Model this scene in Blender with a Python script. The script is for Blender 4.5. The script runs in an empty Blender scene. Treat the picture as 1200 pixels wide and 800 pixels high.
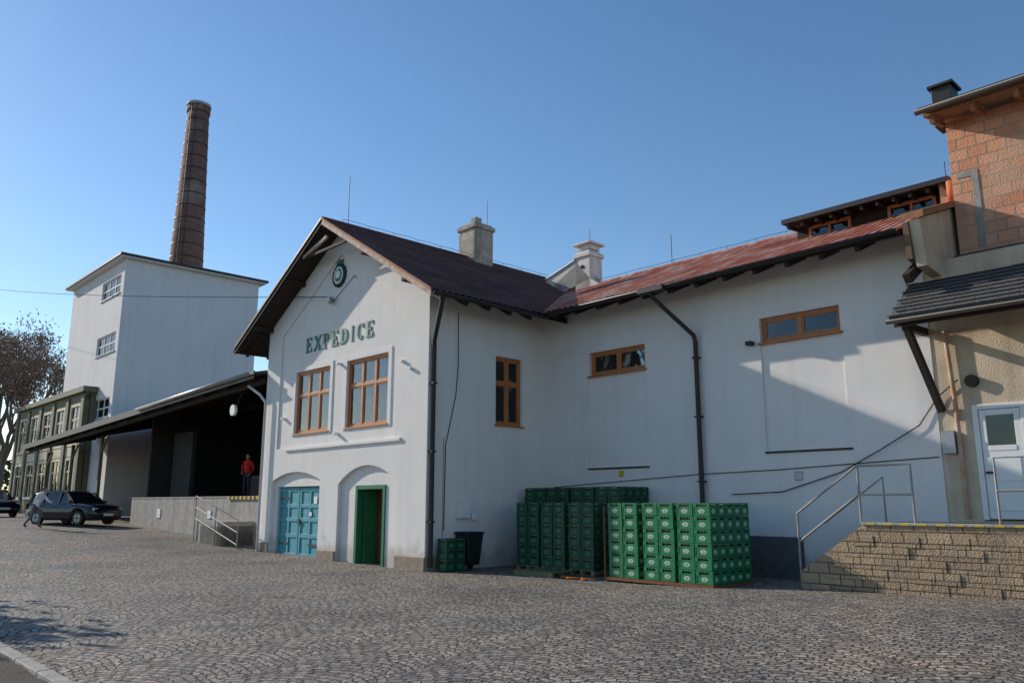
import bpy, bmesh, math, random
from mathutils import Vector, Matrix, noise
random.seed(7)
scn=bpy.context.scene
YAW=math.radians(43.5)
CX,CY=-2.23,21.12
M=Matrix.Translation((CX,CY,0))@Matrix.Rotation(YAW-math.pi/2,4,'Z')
D=4.42
def L2W(x,y,z=0): return M@Vector((x,y,z))
def ss(a,b,x):
    t=max(0,min(1,(x-a)/(b-a)));return t*t*(3-2*t)
def gl(X,Y):
    z=0
    if X<-2: z+=min(-2-X,7)*.0186
    if X<-9: z+=min(-9-X,21)*.0388
    if X>6: z+=min(X-6,7)*.026*ss(-6,0,Y)
    return z
# ------------------------------------------------------------ materials
def newmat(name):
    m=bpy.data.materials.new(name);m.use_nodes=True
    nt=m.node_tree;b=nt.nodes["Principled BSDF"];return m,nt,b
def nd(nt,t,**k):
    n=nt.nodes.new(t)
    for a,v in k.items():
        if a.startswith('_'): n.inputs[int(a[1:])].default_value=v
        else: setattr(n,a,v)
    return n
def ramp(nt,stops):
    r=nt.nodes.new("ShaderNodeValToRGB");e=r.color_ramp.elements
    while len(e)<len(stops): e.new(.5)
    for i,(p,c) in enumerate(stops):
        e[i].position=p;e[i].color=(c[0],c[1],c[2],1) if not isinstance(c,(int,float)) else (c,c,c,1)
    return r
def mat(name,c1,c2=None,scale=3,rough=.8,bump=.0,bscale=40,metal=0,spec=.3,detail=6,stretch=None,streak=None):
    m,nt,b=newmat(name);lk=nt.links.new
    tc=nd(nt,"ShaderNodeTexCoord");src=tc.outputs["Object"]
    if stretch:
        mp=nd(nt,"ShaderNodeMapping");mp.inputs["Scale"].default_value=stretch;lk(src,mp.inputs[0]);s2=mp.outputs[0]
    else: s2=src
    c2=c2 or tuple(x*.8 for x in c1)
    n=nd(nt,"ShaderNodeTexNoise");n.inputs["Scale"].default_value=scale;n.inputs["Detail"].default_value=detail;n.inputs["Roughness"].default_value=.65
    lk(s2,n.inputs["Vector"])
    r=ramp(nt,[(.3,c1),(.7,c2)]);lk(n.outputs[0],r.inputs[0])
    out=r.outputs[0]
    if streak:
        mp=nd(nt,"ShaderNodeMapping");mp.inputs["Scale"].default_value=(2.2,2.2,.16);lk(src,mp.inputs[0])
        n2=nd(nt,"ShaderNodeTexNoise");n2.inputs["Scale"].default_value=1.6;n2.inputs["Detail"].default_value=8;lk(mp.outputs[0],n2.inputs["Vector"])
        r2=ramp(nt,[(.48,1.0),(.78,streak)]);lk(n2.outputs[0],r2.inputs[0])
        mx=nd(nt,"ShaderNodeMix",data_type='RGBA',blend_type='MULTIPLY');mx.inputs[0].default_value=1
        lk(out,mx.inputs[6]);lk(r2.outputs[0],mx.inputs[7]);out=mx.outputs[2]
    lk(out,b.inputs["Base Color"])
    b.inputs["Roughness"].default_value=rough;b.inputs["Metallic"].default_value=metal
    b.inputs["Specular IOR Level"].default_value=spec
    if bump:
        n3=nd(nt,"ShaderNodeTexNoise");n3.inputs["Scale"].default_value=bscale;n3.inputs["Detail"].default_value=4;lk(s2,n3.inputs["Vector"])
        bp=nd(nt,"ShaderNodeBump");bp.inputs["Strength"].default_value=bump;bp.inputs["Distance"].default_value=.02
        lk(n3.outputs[0],bp.inputs["Height"]);lk(bp.outputs[0],b.inputs["Normal"])
    return m
def wallmat(name,c1,c2,base):
    # plaster with splash dirt near the ground
    m=mat(name,c1,c2,scale=.7,rough=.92,bump=.3,bscale=60,streak=.93,spec=.15)
    nt=m.node_tree;lk=nt.links.new;b=nt.nodes["Principled BSDF"]
    prev=b.inputs["Base Color"].links[0].from_socket
    tc=nd(nt,"ShaderNodeTexCoord");sp=nd(nt,"ShaderNodeSeparateXYZ");lk(tc.outputs["Object"],sp.inputs[0])
    n=nd(nt,"ShaderNodeTexNoise");n.inputs["Scale"].default_value=2.5;n.inputs["Detail"].default_value=8;lk(tc.outputs["Object"],n.inputs["Vector"])
    a=nd(nt,"ShaderNodeMath",operation='MULTIPLY_ADD');lk(n.outputs[0],a.inputs[0]);a.inputs[1].default_value=-1.6;lk(sp.outputs[2],a.inputs[2])
    r=ramp(nt,[(.0,1.0),(.55,0.0)]);
    a2=nd(nt,"ShaderNodeMath",operation='ADD');lk(a.outputs[0],a2.inputs[0]);a2.inputs[1].default_value=.6
    lk(a2.outputs[0],r.inputs[0])
    mx=nd(nt,"ShaderNodeMix",data_type='RGBA');lk(r.outputs[0],mx.inputs[0]);lk(prev,mx.inputs[6]);mx.inputs[7].default_value=(*base,1)
    lk(mx.outputs[2],b.inputs["Base Color"]);return m
PL=wallmat("plaster_white",(.80,.76,.72),(.735,.69,.65),(.52,.47,.42))
PLT=mat("plaster_tower",(.74,.715,.70),(.67,.645,.63),scale=.35,rough=.9,bump=.3,bscale=20,streak=.88,spec=.15)
PLB=mat("plaster_beige",(.70,.57,.42),(.50,.39,.27),scale=1.4,rough=.92,bump=.5,bscale=30,streak=.7)
TRIM=mat("plaster_trim",(.80,.765,.73),(.75,.71,.67),rough=.9,bump=.2,spec=.15)
STONE=mat("plinth_stone",(.38,.30,.22),(.22,.18,.14),scale=9,rough=.95,bump=1,bscale=25)
PLINTH=mat("dark_plinth",(.15,.14,.14),(.09,.085,.085),scale=5,bump=.5)
WOODW=mat("window_wood",(.50,.18,.05),(.36,.12,.032),scale=6,rough=.45,stretch=(3,3,.5),spec=.5)
WOODD=mat("dark_timber",(.045,.03,.022),(.025,.018,.014),scale=5,rough=.8,bump=.4,stretch=(.5,4,4))
WOODR=mat("roof_boards",(.42,.19,.09),(.24,.11,.05),scale=6,rough=.8,bump=.3)
FASC=mat("lit_weathered_fascia",(.60,.50,.42),(.33,.20,.14),scale=5,rough=.8,bump=.3)  # weathered boards; sunlit paleness of the right rake is in the colour
DMET=mat("dark_metal",(.035,.028,.026),(.022,.018,.018),rough=.5,spec=.4)
WIRE=mat("wire_black",(.05,.045,.045),(.03,.03,.03),rough=1,spec=.0)
GMET=mat("grey_metal",(.42,.43,.44),(.30,.31,.32),rough=.45,metal=.6)
GALV=mat("galvanised_rail",(.34,.33,.32),(.24,.22,.2),scale=15,rough=.6,metal=.2)
WPIPE=mat("pale_pipe",(.55,.54,.53),(.45,.45,.45),rough=.5)
RUST=mat("rusty_steel",(.26,.10,.04),(.14,.06,.03),scale=10,rough=.8,bump=.4)
GREEN=mat("sign_green",(.012,.17,.10),(.01,.14,.08),rough=.45)
DGREEN=mat("door_green",(.02,.17,.075),(.015,.12,.055),rough=.5)
TEAL=mat("door_teal",(.05,.27,.33),(.075,.33,.38),scale=4,rough=.6,streak=.7,bump=.2)
WHITE=mat("white_paint",(.78,.78,.76),(.70,.70,.68),rough=.5)
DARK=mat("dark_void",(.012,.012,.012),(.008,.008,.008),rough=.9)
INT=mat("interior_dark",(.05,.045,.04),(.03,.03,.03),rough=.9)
INTW=mat("interior_plaster",(.72,.42,.26),(.6,.33,.2),rough=.9)
FABRIC=mat("curtain",(.75,.73,.70),(.65,.63,.60),scale=8,stretch=(6,6,.2))
OLIVE=mat("olive_cladding",(.17,.165,.10),(.12,.12,.075),scale=3,rough=.7)
CREAM=mat("cream_frame",(.62,.53,.37),(.5,.42,.3),rough=.6)
CONC=mat("concrete",(.42,.39,.35),(.28,.26,.23),scale=4,rough=.9,bump=.6,streak=.6)
SHING=mat("shingle_roof",(.13,.125,.12),(.07,.068,.07),scale=14,rough=.9,bump=1,bscale=25)
YEL=mat("yellow_paint",(.6,.42,.03),(.5,.35,.03),rough=.6)
BLACK=mat("black_rubber",(.015,.015,.016),(.01,.01,.01),rough=.6)
SOIL=mat("soil",(.09,.07,.05),(.05,.045,.035),scale=6,rough=.98,bump=1,bscale=30)
def glassmat(name,refl=.35):
    m,nt,b=newmat(name);nt.nodes.remove(b);lk=nt.links.new;o=nt.nodes["Material Output"]
    t=nd(nt,"ShaderNodeBsdfTransparent");t.inputs[0].default_value=(.75,.8,.8,1)
    g=nd(nt,"ShaderNodeBsdfGlossy");g.inputs["Roughness"].default_value=.02
    n=nd(nt,"ShaderNodeTexNoise");n.inputs["Scale"].default_value=1.5;tc=nd(nt,"ShaderNodeTexCoord");lk(tc.outputs["Object"],n.inputs["Vector"])
    bp=nd(nt,"ShaderNodeBump");bp.inputs["Strength"].default_value=.12;bp.inputs["Distance"].default_value=.1;lk(n.outputs[0],bp.inputs["Height"]);lk(bp.outputs[0],g.inputs["Normal"])
    lw=nd(nt,"ShaderNodeLayerWeight");lw.inputs[0].default_value=refl
    mx=nd(nt,"ShaderNodeMixShader");lk(lw.outputs["Fresnel"],mx.inputs[0]);lk(t.outputs[0],mx.inputs[1]);lk(g.outputs[0],mx.inputs[2]);lk(mx.outputs[0],o.inputs[0]);return m
GLASS=glassmat("window_glass",.38);GLASSF=glassmat("window_glass_bright",.62)
def roofmat(name,cols):
    m,nt,b=newmat(name);lk=nt.links.new;tc=nd(nt,"ShaderNodeTexCoord")
    mp=nd(nt,"ShaderNodeMapping");mp.inputs["Scale"].default_value=(1.6,.6,1);lk(tc.outputs["Object"],mp.inputs[0])
    n=nd(nt,"ShaderNodeTexNoise");n.inputs["Scale"].default_value=1.1;n.inputs["Detail"].default_value=9;n.inputs["Roughness"].default_value=.7;lk(mp.outputs[0],n.inputs["Vector"])
    r=ramp(nt,cols);lk(n.outputs[0],r.inputs[0]);lk(r.outputs[0],b.inputs["Base Color"]);b.inputs["Roughness"].default_value=.75;b.inputs["Specular IOR Level"].default_value=.2
    return m
RROOF=roofmat("rusty_red_sheet",[(.3,(.18,.05,.035)),(.43,(.36,.10,.06)),(.52,(.42,.17,.11)),(.60,(.46,.36,.31)),(.66,(.36,.12,.08)),(.8,(.2,.07,.05))])
BROOF=roofmat("brown_sheet",[(.3,(.055,.026,.02)),(.5,(.11,.045,.033)),(.7,(.18,.085,.06))])
def brickmat(name,c1,c2,mort,bw,rh,ms,scale=1,plane='XZ',patch=None,bump=.6):
    m,nt,b=newmat(name);lk=nt.links.new;tc=nd(nt,"ShaderNodeTexCoord")
    sp=nd(nt,"ShaderNodeSeparateXYZ");lk(tc.outputs["Object"],sp.inputs[0]);cb=nd(nt,"ShaderNodeCombineXYZ")
    if plane=='XZ':
        ad=nd(nt,"ShaderNodeMath",operation='ADD');lk(sp.outputs[0],ad.inputs[0]);lk(sp.outputs[1],ad.inputs[1])
        lk(ad.outputs[0],cb.inputs[0]);lk(sp.outputs[2],cb.inputs[1])
    else:
        at=nd(nt,"ShaderNodeMath",operation='ARCTAN2');lk(sp.outputs[1],at.inputs[0]);lk(sp.outputs[0],at.inputs[1])
        mu=nd(nt,"ShaderNodeMath",operation='MULTIPLY');lk(at.outputs[0],mu.inputs[0]);mu.inputs[1].default_value=1.3
        lk(mu.outputs[0],cb.inputs[0]);lk(sp.outputs[2],cb.inputs[1])
    br=nd(nt,"ShaderNodeTexBrick");lk(cb.outputs[0],br.inputs[0])
    br.inputs["Color1"].default_value=(*c1,1);br.inputs["Color2"].default_value=(*c2,1);br.inputs["Mortar"].default_value=(*mort,1)
    br.inputs["Scale"].default_value=scale;br.inputs["Brick Width"].default_value=bw;br.inputs["Row Height"].default_value=rh;br.inputs["Mortar Size"].default_value=ms
    out=br.outputs[0]
    n=nd(nt,"ShaderNodeTexNoise");n.inputs["Scale"].default_value=.9 if plane=='XZ' else .45;n.inputs["Detail"].default_value=9;lk(tc.outputs["Object"],n.inputs["Vector"])
    if patch:
        r=ramp(nt,[(.5,0.0),(.62,1.0)]);lk(n.outputs[0],r.inputs[0])
        mm=nd(nt,"ShaderNodeMath",operation='MULTIPLY');lk(r.outputs[0],mm.inputs[0]);mm.inputs[1].default_value=.6
        mx=nd(nt,"ShaderNodeMix",data_type='RGBA');lk(mm.outputs[0],mx.inputs[0]);lk(out,mx.inputs[6]);mx.inputs[7].default_value=(*patch,1);out=mx.outputs[2]
    lk(out,b.inputs["Base Color"]);b.inputs["Roughness"].default_value=.9;b.inputs["Specular IOR Level"].default_value=.15
    n2=nd(nt,"ShaderNodeTexNoise");n2.inputs["Scale"].default_value=30;lk(tc.outputs["Object"],n2.inputs["Vector"])
    iv=nd(nt,"ShaderNodeMath",operation='MULTIPLY_ADD');lk(br.outputs["Fac"],iv.inputs[0]);iv.inputs[1].default_value=-1.5;lk(n2.outputs[0],iv.inputs[2])
    bp=nd(nt,"ShaderNodeBump");bp.inputs["Strength"].default_value=bump;bp.inputs["Distance"].default_value=.02;lk(iv.outputs[0],bp.inputs["Height"]);lk(bp.outputs[0],b.inputs["Normal"])
    return m
BRICK=brickmat("hollow_brick",(.72,.36,.22),(.58,.25,.14),(.36,.25,.18),.38,.25,.016,patch=(.60,.40,.28))
CHIM=brickmat("chimney_brick",(.26,.12,.085),(.17,.08,.06),(.26,.20,.16),.5,.14,.012,plane='C',patch=(.38,.29,.24))
BLOCK=brickmat("split_face_block",(.42,.31,.20),(.30,.215,.14),(.10,.08,.06),.4,.2,.012,bump=1.0,patch=(.27,.21,.15))

def cobble():
    m,nt,b=newmat("cobblestones");lk=nt.links.new
    def mth(op,a,bv=None,c=None):
        n=nd(nt,"ShaderNodeMath",operation=op)
        for i,v in enumerate((a,bv,c)):
            if v is None: continue
            if isinstance(v,(int,float)): n.inputs[i].default_value=v
            else: lk(v,n.inputs[i])
        return n.outputs[0]
    tc=nd(nt,"ShaderNodeTexCoord")
    mp=nd(nt,"ShaderNodeMapping");mp.inputs["Rotation"].default_value=(0,0,math.radians(24));lk(tc.outputs["Object"],mp.inputs[0])
    nz=nd(nt,"ShaderNodeTexNoise");nz.inputs["Scale"].default_value=1.7;nz.inputs["Detail"].default_value=3;lk(mp.outputs[0],nz.inputs["Vector"])
    nz2=nd(nt,"ShaderNodeTexNoise");nz2.inputs["Scale"].default_value=11;nz2.inputs["Detail"].default_value=2;lk(mp.outputs[0],nz2.inputs["Vector"])
    sc=nd(nt,"ShaderNodeSeparateColor");lk(nz2.outputs["Color"],sc.inputs[0])
    sp=nd(nt,"ShaderNodeSeparateXYZ");lk(mp.outputs[0],sp.inputs[0])
    x=mth('ADD',sp.outputs[0],mth('MULTIPLY',mth('SUBTRACT',nz.outputs[0],.5),.45))
    W=1.5
    u=mth('SUBTRACT',mth('MULTIPLY',mth('FRACT',mth('DIVIDE',x,W)),W),W/2)
    arc=mth('MULTIPLY',mth('MULTIPLY',u,u),.62)
    y=mth('ADD',sp.outputs[1],arc)
    xx=mth('ADD',x,mth('MULTIPLY',mth('SUBTRACT',sc.outputs[0],.5),.10))
    yy=mth('ADD',y,mth('MULTIPLY',mth('SUBTRACT',sc.outputs[1],.5),.10))
    cb=nd(nt,"ShaderNodeCombineXYZ");lk(xx,cb.inputs[0]);lk(yy,cb.inputs[1])
    br=nd(nt,"ShaderNodeTexBrick");lk(cb.outputs[0],br.inputs[0]);br.inputs["Scale"].default_value=1
    br.inputs["Color1"].default_value=(.37,.325,.28,1);br.inputs["Color2"].default_value=(.165,.15,.135,1);br.inputs["Mortar"].default_value=(.055,.048,.04,1)
    br.inputs["Brick Width"].default_value=.14;br.inputs["Row Height"].default_value=.125;br.inputs["Mortar Size"].default_value=.017;br.inputs["Mortar Smooth"].default_value=.6
    n=nd(nt,"ShaderNodeTexNoise");n.inputs["Scale"].default_value=.35;n.inputs["Detail"].default_value=8;lk(tc.outputs["Object"],n.inputs["Vector"])
    r=ramp(nt,[(.33,(.68,.68,.68)),(.50,(.97,.96,.94)),(.68,(1.18,1.06,.93))]);lk(n.outputs[0],r.inputs[0])
    mx=nd(nt,"ShaderNodeMix",data_type='RGBA',blend_type='MULTIPLY');mx.inputs[0].default_value=1;lk(br.outputs[0],mx.inputs[6]);lk(r.outputs[0],mx.inputs[7])
    lk(mx.outputs[2],b.inputs["Base Color"]);b.inputs["Specular IOR Level"].default_value=.35
    rr=ramp(nt,[(0,.6),(1,.95)]);lk(br.outputs["Fac"],rr.inputs[0]);lk(rr.outputs[0],b.inputs["Roughness"])
    h=mth('ADD',mth('MULTIPLY',br.outputs["Fac"],-1.1),mth('ADD',mth('MULTIPLY',nz2.outputs[0],.9),mth('MULTIPLY',nz.outputs[0],.6)))
    bp=nd(nt,"ShaderNodeBump");bp.inputs["Strength"].default_value=.9;bp.inputs["Distance"].default_value=.035;lk(h,bp.inputs["Height"]);lk(bp.outputs[0],b.inputs["Normal"])
    return m
COB=cobble()

# ------------------------------------------------------------ helpers
def empty(name,mtx=None):
    e=bpy.data.objects.new(name,None);scn.collection.objects.link(e)
    e.matrix_world=mtx if mtx is not None else Matrix.Identity(4);return e
def link(name,me,parent,mats):
    o=bpy.data.objects.new(name,me);scn.collection.objects.link(o)
    for m in (mats if isinstance(mats,(list,tuple)) else [mats]): me.materials.append(m)
    if parent: o.parent=parent
    return o
def mesh(name,v,f,parent,m,smooth=False,mi=None):
    me=bpy.data.meshes.new(name);me.from_pydata(v,[],f)
    if mi: me.polygons.foreach_set("material_index",mi)
    if smooth: me.polygons.foreach_set("use_smooth",[True]*len(f))
    me.update();return link(name,me,parent,m)
BF=[(0,3,2,1),(4,5,6,7),(0,1,5,4),(1,2,6,5),(2,3,7,6),(3,0,4,7)]
def boxv(x0,x1,y0,y1,z0,z1):
    return [(x0,y0,z0),(x1,y0,z0),(x1,y1,z0),(x0,y1,z0),(x0,y0,z1),(x1,y0,z1),(x1,y1,z1),(x0,y1,z1)]
def box(name,p,m,x0,x1,y0,y1,z0,z1,bev=0):
    x0,x1=sorted((x0,x1));y0,y1=sorted((y0,y1));z0,z1=sorted((z0,z1))
    o=mesh(name,boxv(x0,x1,y0,y1,z0,z1),BF,p,m)
    if bev:
        b=o.modifiers.new("b",'BEVEL');b.width=bev;b.segments=2
    return o
def boxes(name,p,m,lst,bev=0):
    v=[];f=[]
    for b in lst:
        k=len(v);a=list(b)
        for i in (0,2,4):
            if a[i]>a[i+1]: a[i],a[i+1]=a[i+1],a[i]
        v+=boxv(*a);f+=[tuple(i+k for i in q) for q in BF]
    o=mesh(name,v,f,p,m)
    if bev:
        b=o.modifiers.new("b",'BEVEL');b.width=bev;b.segments=1
    return o
def prism(name,p,m,pts,a0,a1,axis='Y'):
    n=len(pts)
    if axis=='Y': mk=lambda q,a:(q[0],a,q[1])
    elif axis=='X': mk=lambda q,a:(a,q[0],q[1])
    else: mk=lambda q,a:(q[0],q[1],a)
    v=[mk(q,a0) for q in pts]+[mk(q,a1) for q in pts]
    f=[tuple(range(n)),tuple(range(2*n-1,n-1,-1))]+[(i,i+n,(i+1)%n+n,(i+1)%n) for i in range(n)]
    o=mesh(name,v,f,p,m)
    bm=bmesh.new();bm.from_mesh(o.data);bmesh.ops.recalc_face_normals(bm,faces=bm.faces);bm.to_mesh(o.data);bm.free()
    return o
def cut(o,cutters):
    for c in cutters:
        c.parent=o.parent
        md=o.modifiers.new("c",'BOOLEAN');md.operation='DIFFERENCE';md.object=c;md.solver='EXACT'
    bpy.context.view_layer.update()
    dg=bpy.context.evaluated_depsgraph_get()
    me=bpy.data.meshes.new_from_object(o.evaluated_get(dg));o.modifiers.clear();o.data=me
    for c in cutters: bpy.data.objects.remove(c)
def tube(name,p,m,pts,r,res=6,cyc=False):
    cu=bpy.data.curves.new(name,'CURVE');cu.dimensions='3D';cu.bevel_depth=r;cu.bevel_resolution=res//2;cu.use_fill_caps=True
    s=cu.splines.new('POLY');s.points.add(len(pts)-1)
    for i,q in enumerate(pts): s.points[i].co=(*q,1)
    s.use_cyclic_u=cyc
    o=bpy.data.objects.new(name,cu);scn.collection.objects.link(o);cu.materials.append(m)
    if p: o.parent=p
    return o
def beam(name,p,m,a,b,w,h,up=(0,0,1)):
    a,b=Vector(a),Vector(b);d=(b-a).normalized();s=d.cross(Vector(up)).normalized();u=s.cross(d)
    v=[]
    for q in (a,b):
        for i,j in ((-1,-1),(1,-1),(1,1),(-1,1)): v.append(tuple(q+s*(i*w/2)+u*(j*h/2)))
    return mesh(name,v,[(0,1,2,3),(7,6,5,4),(0,4,5,1),(1,5,6,2),(2,6,7,3),(3,7,4,0)],p,m)
def cyl(name,p,m,c,r,h,axis='Z',n=24,r2=None,smooth=True):
    bm=bmesh.new();bmesh.ops.create_cone(bm,cap_ends=True,segments=n,radius1=r,radius2=r if r2 is None else r2,depth=h)
    R={'Z':Matrix.Identity(4),'X':Matrix.Rotation(math.pi/2,4,'Y'),'Y':Matrix.Rotation(math.pi/2,4,'X')}[axis]
    bmesh.ops.transform(bm,matrix=Matrix.Translation(c)@R,verts=bm.verts)
    for f in bm.faces:
        if len(f.verts)==4: f.smooth=smooth
    me=bpy.data.meshes.new(name);bm.to_mesh(me);bm.free();return link(name,me,p,m)
def corrugated(name,p,m,a0,a1,top,bot,axis,step=.2,h=.03,lap=None):
    prof=[(0,0),(.35,0),(.45,1),(.9,1),(1.0,0)]
    v=[];f=[];a=a0;cols=[]
    while a<a1-1e-6:
        for t,hh in prof[:-1]: cols.append((min(a+t*step,a1),hh))
        a+=step
    cols.append((a1,0))
    n=Vector((bot[1]-top[1],-(bot[0]-top[0]))).normalized()
    if n.y<0:n=-n
    rows=8
    for i,(a,hh) in enumerate(cols):
        for k in range(rows+1):
            t=k/rows;q=Vector(top).lerp(Vector(bot),t)+n*(hh*h+.006*noise.noise(Vector((a*1.3,t*5,0)))*3)
            v.append((a,q[0],q[1]) if axis=='X' else (q[0],a,q[1]))
    for i in range(len(cols)-1):
        for k in range(rows):
            b=i*(rows+1)+k;f.append((b,b+1,b+rows+2,b+rows+1))
    return mesh(name,v,f,p,m)

def mF(y0=0): return lambda a0,a1,d0,d1,z0,z1:(a0,a1,y0+d0,y0+d1,z0,z1)
def mS(x0=0): return lambda a0,a1,d0,d1,z0,z1:(x0-d1,x0-d0,a0,a1,z0,z1)
def window(p,name,mp,a0,a1,z0,z1,cols=3,transom=None,dep=.12,fw=.075,frame=None,curtain=False,sill=True,room=True,glass=None,s=.045):
    frame=frame or WOODW
    L=[mp(a0,a1,dep,dep+.09,z0,z0+fw),mp(a0,a1,dep,dep+.09,z1-fw,z1),mp(a0,a0+fw,dep+.002,dep+.088,z0+fw,z1-fw),mp(a1-fw,a1,dep+.002,dep+.088,z0+fw,z1-fw)]
    wi=(a1-a0-2*fw)/cols
    for i in range(1,cols):
        c=a0+fw+wi*i;L.append(mp(c-fw*.55,c+fw*.55,dep+.004,dep+.085,z0+fw,z1-fw))
    for i in range(cols):
        b0=a0+fw+wi*i+(fw*.55 if i else 0);b1=a0+fw+wi*(i+1)-(fw*.55 if i<cols-1 else 0)
        zs=[(z0+fw,z1-fw)]
        if transom:
            L.append(mp(b0,b1,dep+.004,dep+.085,transom-fw*.5,transom+fw*.5));zs=[(z0+fw,transom-fw*.5),(transom+fw*.5,z1-fw)]
        for q0,q1 in zs:
            L+=[mp(b0,b0+s,dep+.02,dep+.075,q0,q1),mp(b1-s,b1,dep+.02,dep+.075,q0,q1),mp(b0+s,b1-s,dep+.022,dep+.073,q0,q0+s),mp(b0+s,b1-s,dep+.022,dep+.073,q1-s,q1)]
    boxes(name+"_frame",p,frame,L,.004)
    boxes(name+"_glass",p,glass or GLASS,[mp(a0+fw,a1-fw,dep+.045,dep+.05,z0+fw,z1-fw)])
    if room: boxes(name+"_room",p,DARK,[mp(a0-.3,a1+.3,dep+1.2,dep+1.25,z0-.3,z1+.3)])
    if curtain:
        w=(a1-a0)/cols
        cl=[]
        for i in range(cols):
            c0=a0+fw+w*i;n=10
            for k in range(n):
                if not(k<3 or k>6) : continue
                x=c0+(w*.9)*k/n;o=.015*math.sin(k*2.1)
                cl.append(mp(x,x+w*.9/n-.002,dep+.2+o,dep+.21+o,z0+.05,z1-.05))
        boxes(name+"_curtain",p,FABRIC,cl)
    if sill: boxes(name+"_sill",p,WOODW if frame is WOODW else GMET,[mp(a0-.05,a1+.05,-.05,dep,z0-.045,z0-.002)],.004)

# ------------------------------------------------------------ ground
def axis_vals():
    out=[];n=110
    for i in range(-n,n+1):
        t=i/n;out.append(45*t+3500*t**5*abs(t)**1.5)
    return out
av=axis_vals();ox,oy=-4,22
v=[];f=[];n=len(av)
Mi=M.inverted()
for j in range(n):
    for i in range(n):
        x,y=av[i]+ox,av[j]+oy;q=Mi@Vector((x,y,0));r=math.hypot(x,y)
        z=gl(q.x,q.y)+(.012*noise.noise(Vector((x*.45,y*.45,0)))+.02*noise.noise(Vector((x*.15,y*.15,3))) if r<80 else 0)
        v.append((x,y,z))
for j in range(n-1):
    for i in range(n-1):
        b=j*n+i;f.append((b,b+1,b+n+1,b+n))
mesh("ground",v,f,None,COB,smooth=True)

# ------------------------------------------------------------ main building
B=empty("brewery_warehouse_building",M)
AP=10.43;AX=-4.66;SL=.595
def rz(x): return AP-SL*abs(x-AX)
pts=[(-9.2,-.4),(0,-.4),(0,rz(0)-.14),(AX,AP-.14),(-9.2,rz(-9.2)-.14)]
F=prism("gable_wall",B,PL,pts,0,.38)
def arch(a0,a1,spring,top,z0=-.5,n=14):
    c=(a0+a1)/2;w=(a1-a0)/2;h=top-spring
    R=(w*w+h*h)/(2*h);zc=top-R
    P=[(a0,z0),(a1,z0)]
    for i in range(n+1):
        x=a1-(a1-a0)*i/n;P.append((x,zc+math.sqrt(max(0,R*R-(x-c)**2))))
    return P
cs=[prism("c",None,PL,[(-8.25,3.46),(-1.45,3.46),(-1.45,rz(-1.45)-1.0),(AX,rz(AX)-.62-.35),(-8.25,rz(-8.25)-1.0)],-.5,.05),
    prism("c",None,PL,arch(-8.42,-5.33,2.40,2.68),-.5,.12),
    prism("c",None,PL,arch(-4.27,-1.3,2.25,2.76),-.5,.12)]
cut(F,cs)
cs=[box("c",None,PL,-7.2,-5.05,-1,1,3.9,5.93),box("c",None,PL,-4.08,-1.9,-1,1,3.9,5.93),
    box("c",None,PL,-8.2,-5.5,-1,1,-.5,2.22),box("c",None,PL,-3.45,-1.95,-1,1,-.5,2.2)]
cut(F,cs)
window(B,"upper_window_a",mF(.05),-7.2,-5.05,3.9,5.93,3,5.15,dep=.06,curtain=True,glass=GLASSF)
window(B,"upper_window_b",mF(.05),-4.08,-1.9,3.9,5.93,3,5.15,dep=.06,curtain=True,glass=GLASSF)
boxes("window_surround",B,TRIM,[q for a0,a1 in ((-7.2,-5.05),(-4.08,-1.9)) for q in ((a0-.16,a0-.002,.022,.06,3.84,6.08),(a1+.002,a1+.16,.022,.06,3.84,6.08),(a0-.002,a1+.002,.025,.058,5.935,6.08))])
box("string_course",B,TRIM,-7.6,-1.15,-.06,.02,3.36,3.45,.01)
boxes("stone_plinth",B,STONE,[(-9.22,-8.45,-.05,-.002,-.4,.42),(-5.3,-4.3,-.05,-.002,-.4,.32),(-1.27,.05,-.06,-.002,-.4,.34),(.002,.06,.0,1.2,-.4,.34)],.015)
dl=[]
for a0,a1 in ((-8.18,-6.87),(-6.83,-5.52)):
    dl+=[(a0,a1,.22,.25,.0,2.2)]
    w=(a1-a0-.30)/2
    for i in range(3): dl.append((a0+i*(w+.1),a0+i*(w+.1)+.1,.19,.222,.02,2.18))
    for z in (.02,.62,1.12,1.55,2.06): dl.append((a0+.1,a1-.1,.192,.221,z,z+.12))
boxes("teal_double_door",B,TEAL,dl,.006)
boxes("door_notice",B,WHITE,[(-5.95,-5.75,.18,.188,1.68,1.9),(-6.2,-6.05,.18,.188,1.3,1.42)])
boxes("teal_door_hinges",B,DMET,[(-8.1,-7.5,.175,.188,1.83,1.88),(-8.1,-7.5,.175,.188,.4,.45),(-6.2,-5.6,.175,.188,.4,.45),(-6.9,-6.75,.16,.19,1.05,1.2)])
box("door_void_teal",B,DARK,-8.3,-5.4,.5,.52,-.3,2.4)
boxes("green_door_frame",B,DGREEN,[(-3.45,-3.33,.08,.3,-.3,2.2),(-2.07,-1.95,.08,.3,-.3,2.2),(-3.33,-2.07,.08,.3,2.08,2.2)],.006)
boxes("green_door_leaf",B,DGREEN,[(-3.31,-3.26,.3,.72,-.1,2.06)],.01)
boxes("passage_wall",B,INTW,[(-5.4,-1.9,1.05,1.12,-.3,2.5)])
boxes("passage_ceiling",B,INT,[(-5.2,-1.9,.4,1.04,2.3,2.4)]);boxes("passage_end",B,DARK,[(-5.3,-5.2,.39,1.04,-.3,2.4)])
boxes("passage_cabinet",B,INT,[(-4.0,-3.75,.95,1.045,.0,1.7)])
S=box("side_wall",B,PL,-.38,0,.381,D+.2,-.4,7.55)
cut(S,[box("c",None,PL,-1,.5,2.43,3.5,3.88,5.86)])
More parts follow.
